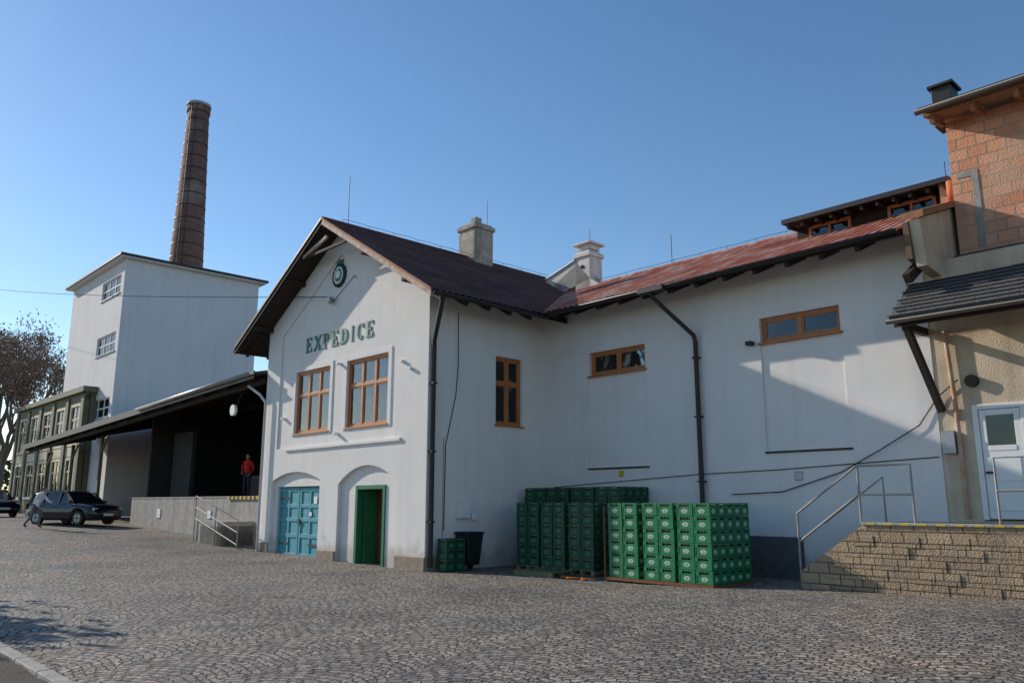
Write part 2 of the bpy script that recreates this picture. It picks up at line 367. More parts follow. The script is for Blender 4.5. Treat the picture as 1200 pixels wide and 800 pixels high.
window(B,"side_window",mS(0),2.43,3.5,3.88,5.86,2,5.1,dep=.1)
box("left_side_wall",B,PL,-9.2,-8.85,.381,10,-.4,7.4)
box("rear_wall",B,PL,-8.84,-.4,9.6,10,-.4,7.4)
W=box("wing_wall",B,PL,.001,11.05,D,D+.38,-.4,7.42)
cut(W,[box("c",None,PL,1.75,3.83,D-1,D+.05,2.66,5.265),box("c",None,PL,7.245,9.25,D-1,D+.05,2.88,5.455)])
cut(W,[box("c",None,PL,1.82,3.82,D-1,D+1,5.27,5.94),box("c",None,PL,7.25,9.22,D-1,D+1,5.46,6.06)])
window(B,"wing_window_a",mF(D),1.82,3.82,5.27,5.94,2,None,dep=.1)
window(B,"wing_window_b",mF(D),7.25,9.22,5.46,6.06,2,None,dep=.1)
boxes("inset_shade_strip",B,DMET,[(1.72,3.85,D-.03,D+.048,2.61,2.658),(7.22,9.28,D-.03,D+.048,2.83,2.878)])  # dark strip stands in for the shade line under each inset
box("wing_rear_wall",B,PL,-.4,11,D+9,D+9.3,-.4,7)
box("wing_end_wall",B,PL,11.0,11.04,D+.4,D+9,-.4,7)
box("wing_plinth",B,PLINTH,.02,8.0,D-.03,D-.001,-.4,.95)
boxes("wall_vent",B,GMET,[(7.9,8.1,D-.03,D-.002,2.2,2.4)],.02)
boxes("notice_yellow",B,YEL,[(2.82,2.98,D-.015,D-.002,2.4,2.56)])
E1=-10.35;E2=1.02
corrugated("gable_roof_right",B,BROOF,-.72,10.2,(AX,AP+.02),(E2,rz(E2)+.02),'Y',.22,.03)
corrugated("gable_roof_left",B,BROOF,-.72,10.2,(AX,AP+.02),(E1,rz(E1)+.02),'Y',.22,.03)
def slab(name,p,m,x0,x1,y0,y1,th,off=0):
    v=[(x0,y0,rz(x0)-off),(x1,y0,rz(x1)-off),(x1,y1,rz(x1)-off),(x0,y1,rz(x0)-off)]
    v+=[(a,b,c-th) for a,b,c in v];return mesh(name,v,[(0,1,2,3),(7,6,5,4),(0,4,5,1),(1,5,6,2),(2,6,7,3),(3,7,4,0)],p,m)
slab("soffit_right",B,WOODD,AX,E2-.03,-.68,10.1,.1,.02);slab("soffit_left",B,WOODD,E1+.03,AX,-.68,10.1,.1,.02)
def barge(name,x0,x1,m,y0,y1,h0,h1):
    v=[(x0,y0,rz(x0)+h1),(x1,y0,rz(x1)+h1),(x1,y0,rz(x1)-h0),(x0,y0,rz(x0)-h0)]
    v+=[(a,y1,c) for a,b,c in v];mesh(name,v,[(3,2,1,0),(4,5,6,7),(0,1,5,4),(1,2,6,5),(2,3,7,6),(3,0,4,7)],B,m)
barge("barge_board_right",AX,E2,FASC,-.76,-.72,.16,.05);barge("barge_board_left",AX,E1,WOODD,-.76,-.72,.16,.05)  # paler colour on the right board paints it as sunlit
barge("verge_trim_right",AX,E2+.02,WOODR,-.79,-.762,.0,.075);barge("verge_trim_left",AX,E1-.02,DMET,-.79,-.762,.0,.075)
tube("ridge_cap",B,BROOF,[(AX,-.74,AP+.04),(AX,10.2,AP+.04)],.07)
beam("collar_beam",B,FASC,(AX-1.25,-.62,rz(AX-1.25)-.2),(AX+.15,-.62,rz(AX-1.25)+.18),.08,.1)
beam("collar_tie",B,WOODD,(AX-1.25,-.6,rz(AX-1.25)-.22),(AX+1.25,-.6,rz(AX+1.25)-.22),.07,.08)
for x in (-9.0,-6.9,AX,-2.4,-.3):
    beam("purlin_end",B,WOODD,(x,-.7,rz(x)-.2),(x,.0,rz(x)-.2),.13,.16)
for i in range(12):
    y=-.3+i*.8
    if y<D-.8: beam("rafter_tail_r",B,WOODD,(-.0,y,rz(0)-.2),(E2-.06,y,rz(E2)-.16),.1,.12)
    beam("rafter_tail_l",B,WOODD,(-9.2,y,rz(-9.2)-.2),(E1+.06,y,rz(E1)-.16),.1,.12)
RY=D+4.2;RZ=9.4;EY=D-.95;EZ=7.12
def wz(y): return EZ+(RZ-EZ)*(y-EY)/(RY-EY)
corrugated("wing_roof",B,RROOF,-3.2,11.0,(RY,RZ+.02),(EY,EZ+.02),'X',.22,.03)
corrugated("wing_roof_back",B,RROOF,-3.2,11.0,(RY,RZ+.02),(RY+5.2,EZ+.02),'X',.22,.03)
tube("wing_ridge_cap",B,RROOF,[(-3,RY,RZ+.04),(11,RY,RZ+.04)],.08)
prism("wing_soffit",B,WOODD,[(EY+.02,EZ-.0),(RY,RZ-.0),(RY,RZ-.1),(EY+.02,EZ-.12)],.9,11.0,'X')
for i in range(13): 
    x=1.3+i*.8
    if x<10.9: beam("wing_rafter",B,WOODD,(x,D,wz(D)-.2),(x,EY+.06,wz(EY)-.16),.1,.13)
def gutter(name,p,m,a,b,r=.085):
    a,b=Vector(a),Vector(b);d=(b-a).normalized();s=d.cross(Vector((0,0,1))).normalized();v=[];f=[];n=10
    for q in (a,b):
        for rr in (r,r-.008):
            for i in range(n+1):
                t=math.pi*i/n;v.append(tuple(q+s*(math.cos(t)*rr)+Vector((0,0,-math.sin(t)*rr))))
    k=n+1
    for i in range(n):
        f.append((i,i+1,2*k+i+1,2*k+i));f.append((k+i+1,k+i,3*k+i,3*k+i+1))
        f.append((i+1,i,k+i,k+i+1));f.append((2*k+i,2*k+i+1,3*k+i+1,3*k+i))
    f.append((0,2*k,3*k,k));f.append((n,k+n,3*k+n,2*k+n))
    return mesh(name,v,f,p,m,True)
gutter("gutter_side",B,DMET,(E2+.06,-.75,rz(E2)-.03),(E2+.06,EY+.0,rz(E2)-.05))
gutter("gutter_wing",B,DMET,(E2,EY-.08,EZ-.05),(11.0,EY-.08,EZ+.02),.095)
gutter("gutter_left",B,DMET,(E1-.06,-.75,rz(E1)-.03),(E1-.06,10,rz(E1)-.03))
tube("downpipe_side",B,DMET,[(E2+.06,-.45,7.0),(E2+.03,-.4,6.8),(.14,.07,5.95),(.11,.1,5.8),(.11,.1,.1)],.065)
tube("downpipe_wing",B,DMET,[(4.85,EY-.08,7.0),(4.87,EY-.05,6.85),(5.48,D-.14,5.9),(5.5,D-.11,5.75),(5.5,D-.11,1.6),(5.5,D-.11,.1)],.06)
tube("downpipe_left",B,WPIPE,[(-10.0,-.3,5.75),(-9.3,-.2,5.4),(-8.98,-.12,5.1),(-8.98,-.12,.1)],.045)
boxes("pipe_brackets",B,DMET,[(.0,.19,.03,.17,z,z+.04) for z in (1.2,3,4.8)]+[(5.42,5.58,D-.19,D,z,z+.04) for z in (2.2,3.8,5.3)])
boxes("gutter_outlet",B,DMET,[(4.5,5.3,EY-.22,EY-.0,EZ-.16,EZ+.0)],.02)
tube("wall_cable",B,WIRE,[(.4,D-.02,2.15),(3,D-.02,2.28),(5.4,D-.02,2.4),(7.5,D-.02,2.45),(11,D-.02,2.6)],.010)
tube("side_cable",B,WIRE,[(.012,1.0,6.9),(.012,1.02,5.4),(.012,.95,4.6),(.012,.62,3.2),(.012,.6,1.0)],.012)
tube("side_conduit",B,GMET,[(.02,.55,3.4),(.02,.55,.5)],.014)
boxes("electric_box",B,WHITE,[(.0,.14,1.0,1.42,1.3,1.75),(0,.1,1.5,1.7,1.25,1.45)],.015)
for x,z in ((-7.85,4.45),(-4.5,5.9),(-1.15,5.55),(-4.5,3.75),(-.75,5.3)):
    boxes("wall_spotlight",B,WHITE,[(x-.05,x+.05,-.1,.05,z-.04,z+.04)],.01)
boxes("wing_lamp",B,DMET,[(6.95,7.1,D-.2,D,5.42,5.52)],.01)
cyl("gable_lamp",B,GMET,(-5.05,-.1,8.0),.1,.16,'Y');tube("gable_lamp_arm",B,GMET,[(-5.05,0,8.1),(-5.05,-.1,8.1)],.02)
tube("gable_cable",B,WIRE,[(-5.05,.04,8.0),(-3.9,.04,8.6),(-3.75,.04,8.5)],.01)
def chimney(n,p,m,x0,x1,y0,y1,z0,z1):
    boxes(n,p,m,[(x0,x1,y0,y1,z0,z1),(x0-.06,x1+.06,y0-.06,y1+.06,z1-.18,z1-.02),(x0+.02,x1-.02,y0+.02,y1-.02,z1,z1+.06)],.015)
OLDPL=mat("old_plaster",(.52,.47,.39),(.27,.235,.19),scale=3,rough=.95,bump=.8,bscale=15,streak=.6)
chimney("roof_chimney",B,OLDPL,-5.1,-4.2,5.2,6.1,9.7,11.7)
boxes("chimney_pot",B,OLDPL,[(-4.8,-4.5,5.5,5.8,11.76,12.08)],.02)
WCH=mat("white_chimney",(.76,.73,.68),(.62,.59,.54),scale=2,rough=.9,bump=.4,streak=.75)
chimney("white_chimney_stack",B,WCH,-2.3,-1.6,8.5,9.2,9,10.75)
boxes("white_chimney_hat",B,WCH,[(-2.25,-1.65,8.55,9.15,10.87,11.05),(-2.38,-1.52,8.42,9.28,11.05,11.13)],.01)
cyl("chimney_flue_hole",B,DARK,(-1.95,8.49,10.2),.07,.03,'Y')
prism("firewall_parapet",B,WCH,[(-4.9,9.0),(-4.9,9.75),(-2.3,10.5),(-2.3,8.6),(-1.0,8.6),(-1.0,9.3),(-1.6,9.7),(-2.2,10.4)],8.5,8.8)
prism("firewall_cap",B,GMET,[(-4.95,9.75),(-2.31,10.51),(-2.31,10.56),(-4.95,9.80)],8.45,8.85)
tube("lightning_rod_a",B,DMET,[(AX,.2,AP),(AX,.2,AP+1.75)],.012)
tube("lightning_rod_b",B,DMET,[(-4.65,6.2,11.6),(-4.65,6.2,12.9)],.01)
tube("lightning_rod_c",B,DMET,[(1.9,RY,RZ),(1.9,RY,RZ+1.1)],.012)
tube("lightning_rod_d",B,DMET,[(-2,9,11.1),(-2,9,11.8)],.01)
for nm,P in (("ridge_wire_a",[(AX,y*.5,AP+.2+.02*(y%2)) for y in range(0,20)]),("ridge_wire_b",[(x*.8-2,RY,RZ+.2+.02*(x%2)) for x in range(0,15)])): tube(nm,B,WIRE,P,.007)
for y in range(0,10): tube("wire_holder",B,DMET,[(AX,y,AP),(AX,y,AP+.2)],.008)
for x in range(0,10): tube("wire_holder",B,DMET,[(x,RY,RZ),(x,RY,RZ+.2)],.008)
# dormer
box("dormer_wall",B,WOODD,7.4,11.0,D+2.0,D+6,8.0,8.8)
prism("dormer_roof",B,DMET,[(D+1.45,8.80),(D+6.2,9.2),(D+6.2,9.3),(D+1.45,8.92)],7.25,11.3,'X')
for i in range(11): beam("dormer_rafter",B,WOODD,(7.4+i*.38,D+1.5,8.72),(7.4+i*.38,D+2,8.76),.07,.1)
boxes("dormer_window_frame",B,WOODW,[(a,b,D+1.93,D+1.999,z0,z1) for x in (7.75,9.75) for a,b,z0,z1 in ((x,x+1.1,8.66,8.74),(x,x+1.1,8.36,8.43),(x,x+.07,8.43,8.66),(x+1.03,x+1.1,8.43,8.66),(x+.52,x+.58,8.43,8.66))])
boxes("dormer_glass",B,GLASS,[(7.8,8.8,D+1.96,D+1.965,8.4,8.7),(9.8,10.8,D+1.96,D+1.965,8.4,8.7)])

def letter(ch,x,w,h):
    P=[];t=w*.24;th=h*.085;s=w*.1
    V=lambda a,b,c,d:P.append([(x+a,c),(x+b,c),(x+b,d),(x+a,d)])
    if ch in 'EPDI':
        o=w*.1 if ch!='I' else w*.38
        V(o,o+t,0,h)
        V(o-s,o+t+s,0,th*.7);V(o-s,o+t+s,h-th*.7,h)
    if ch=='E':
        V(w*.1+t,w*.85,0,th);V(w*.1+t,w*.82,h-th,h);V(w*.1+t,w*.62,h*.5-th/2,h*.5+th/2)
        V(w*.78,w*.88,0,h*.26);V(w*.75,w*.85,h*.76,h);V(w*.58,w*.66,h*.36,h*.64)
    def arcseg(cx,cz,rx,rz_,a0,a1,tt,n=12):
        for i in range(n):
            q0=a0+(a1-a0)*i/n;q1=a0+(a1-a0)*(i+1)/n
            f=lambda q,k:(x+cx+(rx-k*tt*(.35+.65*abs(math.cos(q))))*math.cos(q),cz+(rz_-k*tt*(.35+.65*abs(math.cos(q))))*math.sin(q))
            P.append([f(q0,0),f(q1,0),f(q1,1),f(q0,1)])
    hp=math.pi/2
    if ch=='P': arcseg(w*.34,h*.72,w*.5,h*.28,-hp,hp,t*1.0)
    if ch=='D': arcseg(w*.3,h*.5,w*.62,h*.5,-hp,hp,t*1.0)
    if ch=='C':
        arcseg(w*.52,h*.5,w*.45,h*.52,hp*.55,hp*3.45,t*1.05,18);V(w*.8,w*.88,h*.68,h*.97)
    if ch=='X':
        P.append([(x+w*.02,0),(x+w*.14,0),(x+w*.92,h),(x+w*.8,h)])
        P.append([(x+w*.70,0),(x+w*.96,0),(x+w*.28,h),(x+w*.04,h)])
        for a,b,z in ((-.03,.24,0),(.62,1.02,0),(-.03,.38,h-th*.7),(.7,1.0,h-th*.7)): V(w*a,w*b,z,z+th*.7)
    return P
v=[];f=[];x=-6.66
word="EXPEDICE";ws=[.42,.48,.42,.42,.48,.26,.45,.42];gap=(3.95-sum(ws))/7
for k,ch in enumerate(word):
    for q in letter(ch,x,ws[k],.49):
        b=len(v);yo=.018+.0007*(len(v)%7)
        v+=[(a,yo,c+6.52) for a,c in q]+[(a,yo+.025,c+6.52) for a,c in q]
        f+=[(b,b+1,b+2,b+3),(b+7,b+6,b+5,b+4),(b,b+4,b+5,b+1),(b+1,b+5,b+6,b+2),(b+2,b+6,b+7,b+3),(b+3,b+7,b+4,b)]
    x+=ws[k]+gap
o=mesh("sign_lettering",v,f,B,GREEN)
bm=bmesh.new();bm.from_mesh(o.data);bmesh.ops.recalc_face_normals(bm,faces=bm.faces);bm.to_mesh(o.data);bm.free()
def disc(name,p,m,c,rx,rz_,y0,y1,n=60,wob=0,seed=0,lobes=14):
    P=[]
    for i in range(n):
        t=2*math.pi*i/n;k=1+wob*math.sin(t*lobes+seed)
        P.append((c[0]+rx*k*math.cos(t),c[1]+rz_*k*math.sin(t)))
    return prism(name,p,m,P,y0,y1)
disc("emblem_wreath",B,mat("emblem_dark",(.02,.05,.035)),(-4.75,8.78),.38,.38,-.01,.052,wob=.04)
disc("emblem_ring",B,WHITE,(-4.75,8.78),.27,.28,-.025,-.005)
disc("emblem_field",B,GREEN,(-4.75,8.78),.2,.21,-.04,-.02)
prism("emblem_mark",B,WHITE,[(-4.86,8.68),(-4.64,8.68),(-4.60,8.86),(-4.75,8.95),(-4.90,8.86)],-.05,-.035)
prism("emblem_crown",B,GREEN,[(-4.90,9.14),(-4.60,9.14),(-4.56,9.28),(-4.67,9.22),(-4.75,9.31),(-4.83,9.22),(-4.94,9.28)],.0,.052)

# ------------------------------------------------------------ right: brick building
R=empty("brick_building",M)
BW=box("lower_wall",R,PLB,11.052,22,D+.02,D+.4,-.3,6.6)
cut(BW,[box("c",None,PLB,11.68,12.6,D-1,D+.15,1.35,3.58)])
box("brick_wall",R,BRICK,11.5,22,D+1,D+10,6.3,9.95)
box("brick_wall_return",R,BRICK,11.05,11.5,D+1.6,D+10,6.3,8.9)
prism("roof_deck",R,WOODR,[(D+.25,9.9),(D+11,12.2),(D+11,12.35),(D+.25,10.05)],11.3,23,'X')
prism("roof_cover",R,DMET,[(D+.18,10.04),(D+11,12.36),(D+11,12.42),(D+.18,10.12)],11.22,23,'X')
gutter("roof_gutter",R,DMET,(11.2,D+.1,10.02),(23,D+.1,10.02),.09)
for i in range(12): beam("roof_rafter",R,WOODR,(11.45+i*.8,D+.3,9.82),(11.45+i*.8,D+1,9.97),.1,.16)
boxes("metal_chimney_box",R,DMET,[(11.1,11.52,D+1.6,D+2.1,10.2,11.15),(11.03,11.59,D+1.53,D+2.17,11.15,11.22)],.01)
boxes("plaster_repair",R,CONC,[(11.9,12.02,D+.985,D+.998,7.0,8.6),(11.6,12.02,D+.986,D+.998,8.6,8.72)])
prism("gable_end_panel",R,PLB,[(D-.75,6.35),(D+1.6,6.1),(D+1.6,8.2),(D-.95,7.28)],11.2,11.4,'X')
prism("gable_end_board",R,mat("brown_board",(.22,.13,.08),(.13,.08,.05),scale=4),[(D-.9,6.5),(D+1.2,6.3),(D+1.2,8.0),(D-.98,7.25)],11.08,11.19,'X')
prism("gable_end_trim",R,WOODR,[(D-1.0,7.29),(D+1.6,8.22),(D+1.6,8.36),(D-1.0,7.43)],11.06,11.5,'X')
cyl("orange_flue",R,mat("terracotta",(.55,.17,.07)),(11.35,D+1.4,8.5),.09,.5)
prism("porch_roof",R,SHING,[(D-1.2,5.2),(D+1.0,6.8),(D+1.0,6.92),(D-1.25,5.3)],10.75,22,'X')
sh=[]
for c in range(15):
    t=c/15
    for k in range(46):
        x0=10.72+k*.245+(c%2)*.12+random.uniform(-.01,.01);y0=D-1.25+2.25*t;z0=5.31+1.62*t
        sh.append((x0,x0+.235,y0-.02,y0+.02,z0+.006,z0+.02+random.uniform(0,.012)))
boxes("shingle_edges",R,SHING,sh)
prism("porch_soffit",R,WOODD,[(D-1.15,5.1),(D+.95,6.65),(D+.95,6.78),(D-1.15,5.195)],10.8,22,'X')
gutter("porch_gutter",R,DMET,(10.72,D-1.3,5.22),(22,D-1.3,5.24),.07)
beam("porch_brace",R,WOODD,(10.98,D-1.0,5.1),(11.15,D-.04,3.5),.12,.12)
beam("porch_beam",R,WOODD,(10.98,D-1.1,5.12),(10.98,D,5.15),.12,.14)
beam("porch_tie",R,WOODD,(11.05,D-.9,6.1),(11.2,D+.4,7.0),.14,.2)
tube("stained_downpipe",R,mat("rusty_pipe",(.45,.2,.08),(.5,.42,.35),scale=3),[(11.42,D-.06,1.4),(11.42,D-.06,3.6),(11.36,D-.06,5.1)],.045)
boxes("white_door",R,WHITE,[(11.68,11.78,D-.01,D+.06,1.38,3.58),(12.5,12.6,D-.01,D+.06,1.38,3.58),(11.78,12.5,D-.01,D+.06,3.48,3.58),(11.79,12.49,D+.01,D+.05,1.4,2.7),(11.79,11.9,D+.01,D+.05,2.7,3.47),(12.38,12.49,D+.01,D+.05,2.7,3.47),(11.9,12.38,D+.01,D+.05,3.36,3.47),(11.9,12.38,D+.0,D+.045,2.68,2.78)],.006)
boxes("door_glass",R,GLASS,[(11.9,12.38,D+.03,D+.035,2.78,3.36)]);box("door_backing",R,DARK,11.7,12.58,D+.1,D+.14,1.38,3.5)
boxes("door_panel",R,WHITE,[(11.86,12.42,D-.005,D+.008,1.55,2.0),(11.86,12.42,D-.005,D+.008,2.1,2.55)],.005)
boxes("door_handle",R,DMET,[(11.82,11.86,D-.05,D+.009,2.25,2.29),(11.82,11.95,D-.06,D-.045,2.25,2.29)])
cyl("vent_pipe",R,DARK,(11.75,D-.02,4.05),.12,.14,'Y');boxes("meter_box",R,GMET,[(11.12,11.36,D-.14,D+.02,2.65,3.1)],.01)
tube("hanging_cable",R,WIRE,[(11.5,D-.03,4.1),(11.1,D-.03,3.8),(10.7,D-.05,3.25),(9.9,D-.08,2.8),(9.0,D-.06,2.35),(7.6,D-.05,1.95),(6.3,D-.05,1.9)],.012)
tube("rod_e",R,DMET,[(10.2,D+5,9.2),(10.2,D+5,10.7)],.012)

# ------------------------------------------------------------ retaining wall and stairs
T=empty("retaining_wall",M);RYW=2.2
prism("block_wall",T,BLOCK,[(9.05,-.3),(22,-.3),(22,1.30),(10.3,1.30),(9.05,.42)],RYW,RYW+.25)
lst=[]
for c in range(7):
    for k in range(30):
        x0=9.1+k*.4+(c%2)*.2;z0=.0+c*.2-.08
        top=.42+(x0-9.05)*.704 if x0<10.3 else 1.3
        if z0+.19>min(top,1.3)-.0 or x0>21: continue
        d=random.uniform(.01,.04);lst.append((x0,x0+.39,RYW-d,RYW+.002,z0+.006,z0+.194))
boxes("split_blocks",T,BLOCK,lst,.012)
box("landing_slab",T,CONC,10.3,22,RYW+.25,D+.01,-.2,1.33)
boxes("coping",T,CONC,[(10.3,22,RYW-.04,RYW+.25,1.301,1.35)],.01)
boxes("hazard_edge",T,YEL,[(10.4+i*.3,10.55+i*.3,RYW-.045,RYW+.0,1.31,1.342) for i in range(30)])
boxes("stairs",T,CONC,[(9.3+i*.17,10.3,RYW+.26,RYW+1.4,(.15+i*.168 if i else -.2),.15+(i+1)*.168) for i in range(7)])
G=empty("stair_railing",M)
y=RYW+.12
for nm,P in (("post_a",[(8.98,y,.1),(8.98,y,1.5)]),("top_rail",[(8.98,y,1.5),(10.22,y,2.38),(11.2,y,2.38),(11.2,y,1.33)]),("mid_rail",[(8.98,y,.95),(10.22,y,1.85),(11.2,y,1.85)]),("post_b",[(10.24,y,1.33),(10.24,y,2.38)]),
    ("rail_right_post",[(12.55,y,1.33),(12.55,y,2.45),(15,y,2.45)]),("rail_right_mid",[(12.55,y,1.9),(15,y,1.9)]),
    ("back_rail",[(9.0,y+1.1,1.3),(10.25,y+1.1,2.2),(10.25,y+1.1,1.33)])): tube(nm,G,GALV,P,.022)

# ------------------------------------------------------------ crates
CG=mat("crate_green",(.014,.20,.075),(.012,.155,.055),scale=2,rough=.42,spec=.4)
CGD=mat("crate_green_shaded",(.010,.085,.04),(.008,.06,.03),scale=2,rough=.5,spec=.3)  # darker green copy; shade on the back stacks is put into the colour
CW=mat("crate_logo",(.6,.68,.6),(.5,.6,.5),rough=.5)
CWD=mat("crate_logo_worn_shaded",(.05,.16,.09),(.10,.22,.14),scale=6,rough=.6)  # worn print, darkened as well for the unlit back stacks
CAP=mat("bottle_cap",(.6,.6,.55),(.4,.4,.35),rough=.4,metal=.3)
BOT=mat("bottle_glass",(.03,.012,.004),rough=.15,spec=.6)
def proto(w,d,h):
    V=[];Fc=[];MI=[]
    def ab(x0,x1,y0,y1,z0,z1,mi):
        k=len(V);V.extend(boxv(x0,x1,y0,y1,z0,z1));Fc.extend([tuple(i+k for i in q) for q in BF]);MI.extend([mi]*6)
    g=.004;e=.012
    ab(e,w-e,e,d-e,.004,h-.07,0)
    ab(g,w-g,g,d-g,.0,.025,0)
    for (a,b,c,dd) in ((g,w*.2,g,e+.01),(w*.8,w-g,g,e+.01),(g,w*.2,d-e-.01,d-g),(w*.8,w-g,d-e-.01,d-g),(g,e+.01,e+.01,d*.22),(g,e+.01,d*.78,d-e-.01),(w-e-.01,w-g,e+.01,d*.22),(w-e-.01,w-g,d*.78,d-e-.01)):
        ab(a,b,c,dd,h-.09,h-.022,0)
    ab(g,w-g,g,e+.012,h-.022,h-.002,0);ab(g,w-g,d-e-.012,d-g,h-.022,h-.002,0);ab(g,e+.012,e+.012,d-e-.012,h-.022,h-.003,0);ab(w-e-.012,w-g,e+.012,d-e-.012,h-.022,h-.003,0)
    ab(e+.014,w-e-.014,e+.014,d-e-.014,h-.072,h-.066,1)
    for t in (.0,1.0):
        x=g+.002+t*(w-2*g-.022)
        ab(x,x+.018,g+.001,g+.01,.025,h-.09,0);ab(x,x+.018,d-g-.01,d-g-.001,.025,h-.09,0)
        yy=g+.002+t*(d-2*g-.022);ab(g+.001,g+.01,yy,yy+.018,.026,h-.09,0);ab(w-g-.01,w-g-.001,yy,yy+.018,.026,h-.09,0)
    for i in range(5):
        for j in range(4):
            if 0<i<4 and 0<j<3: continue
            cx=.055+i*(w-.11)/4;cy=.05+j*(d-.1)/3
            ab(cx-.012,cx+.012,cy-.012,cy+.012,h-.068,h-.04,4);ab(cx-.015,cx+.015,cy-.015,cy+.015,h-.04,h-.026,2)
    def loz(face):
        P=[(-.22,.02),(-.1,-.2),(.1,-.2),(.22,.02),(.09,.19),(-.09,.19)]
        def put(a,b,o):
            z=h*.37+b*h*.85
            return ((w/2+a*w*.95,e-o,z),(w-e+o,d/2+a*d*.95,z),(w/2-a*w*.95,d-e+o,z),(e-o,d/2-a*d*.95,z))[face]
        k=len(V)
        for a,b in P: V.append(put(a,b,.003))
        Fc.append(tuple(range(k,k+6)));MI.append(3)
        for (a0,a1,b0,b1) in ((-.15,.15,.0,.05),(-.07,.07,-.14,-.06),(-.05,.05,.09,.13)):
            k=len(V)
            for a,b in ((a0,b0),(a1,b0),(a1,b1),(a0,b1)): V.append(put(a,b,.005))
            Fc.append(tuple(range(k,k+4)));MI.append(0)
    for q in range(4): loz(q)
    return V,Fc,MI
cw,cd,ch=.4,.3,.262
PR=proto(cw,cd,ch)
PALW=mat("pallet_wood",(.30,.21,.13),(.17,.12,.075),scale=8)
def stack(name,x0,y0,z0,np_,rows,gapx=.94,shaded=False,lift=0,nj=4,steel=False):
    e=empty(name,M);V=[];Fc=[];MI=[];pl=[]
    base=.14 if not steel else .10
    for pi in range(np_):
        bx=x0+pi*gapx+random.uniform(-.02,.02);by=y0+random.uniform(-.03,.03)
        for i in range(2):
            for j in range(nj):
                for k in range(rows):
                    ox=bx+i*(cw+.012)+random.uniform(-.006,.006);oy=by+j*cd+random.uniform(-.006,.006);oz=z0+base+lift+k*(ch if not steel else .268)
                    b=len(V);V.extend([(a+ox,c+oy,d+oz) for a,c,d in PR[0]]);Fc.extend([tuple(q+b for q in t) for t in PR[1]]);MI.extend(PR[2])
        ln=nj*.3
        if not steel:
            for zz in ([z0] if not lift else [z0,z0+lift+.0]):
                for t in range(5): pl.append((bx+t*.16+.0,bx+t*.16+.13,by,by+ln,zz+.115,zz+.137))
                for t in (0,.35,.7): pl.append((bx+t,bx+t+.1,by+.01,by+ln-.01,zz+.022,zz+.113))
                for t in (0,.55,1.1): pl.append((bx,bx+.8,by+t,by+t+.1,zz,zz+.02))
    mesh("crates",V,Fc,e,[CGD if shaded else CG,DARK,CAP,CWD if shaded else CW,BOT],mi=MI)
    if steel:
        x1=x0+gapx*(np_-1)+.83;y1=y0+nj*.3+.03;q0=y0-.05;xx=x0-.05
        boxes("steel_skid",e,RUST,[(xx,x1,q0,q0+.06,.035,.092),(xx,x1,y1-.05,y1+.01,.035,.092),(xx,xx+.06,q0+.06,y1-.05,.036,.091),(x1-.06,x1,q0+.06,y1-.05,.036,.091)]+[(xx+i*.7,xx+i*.7+.08,q0+.062,y1-.052,.03,.088) for i in range(1,4)]+[(a,a+.08,b,b+.1,-.05,.034) for a in (xx,(xx+x1)/2,x1-.08) for b in (q0+.01,y1-.1)])
        tube("steel_post",e,RUST,[(xx-.02,q0+.03,.05),(xx-.02,q0+.03,1.62)],.02)
    else: boxes("pallets",e,PALW,pl)
    return e
stack("beer_crate_stack",4.9,1.38,.0,3,6,gapx=.95,nj=5,steel=True)
stack("beer_crate_stack",1.35,1.95,.0,3,6,gapx=.9,shaded=True)
stack("beer_crate_stack",.4,3.18,.0,4,7,gapx=.88,shaded=True,lift=.138)
e=empty("wooden_pallet",M);boxes("boards",e,mat("green_pallet",(.10,.16,.07),(.16,.14,.09),scale=7),[(2.3+i*.16,2.43+i*.16,.95,1.75,.1,.125) for i in range(8)]+[(2.3,3.55,y,y+.1,.0,.099) for y in (.96,1.3,1.64)])
e=empty("orange_strap",M);tube("strap",e,mat("strap_orange",(.6,.16,.03)),[(3.7+.12*i,1.1+.12*math.sin(i*1.7),.03+.015*(i%2)) for i in range(9)],.018)
e=empty("beer_crate_pile",M);V=[];Fc=[];MI=[]
for i in range(2):
    for k in range(3):
        ox,oy,oz=.2+random.uniform(-.01,.01),.25+i*.32,.02+k*ch
        b=len(V);V.extend([(a*.95+ox,c+oy,d+oz) for a,c,d in PR[0]]);Fc.extend([tuple(q+b for q in t) for t in PR[1]]);MI.extend(PR[2])
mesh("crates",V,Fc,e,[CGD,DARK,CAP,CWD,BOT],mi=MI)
e=empty("wheelie_bin",M)
BIN=mat("bin_plastic",(.02,.025,.025),(.012,.015,.015),rough=.5)
v=[(.12,1.02,.12),(.52,1.02,.12),(.52,1.42,.12),(.12,1.42,.12),(.06,.94,.9),(.6,.94,.9),(.6,1.48,.9),(.06,1.48,.9)]
o=mesh("bin_body",v,BF,e,BIN);b=o.modifiers.new("b",'BEVEL');b.width=.02
box("bin_lid",e,BIN,.04,.62,.92,1.5,.9,.96,.02);cyl("wheel_a",e,BLACK,(.16,1.05,.1),.1,.05,'Y');cyl("wheel_b",e,BLACK,(.16,1.4,.1),.1,.05,'Y')

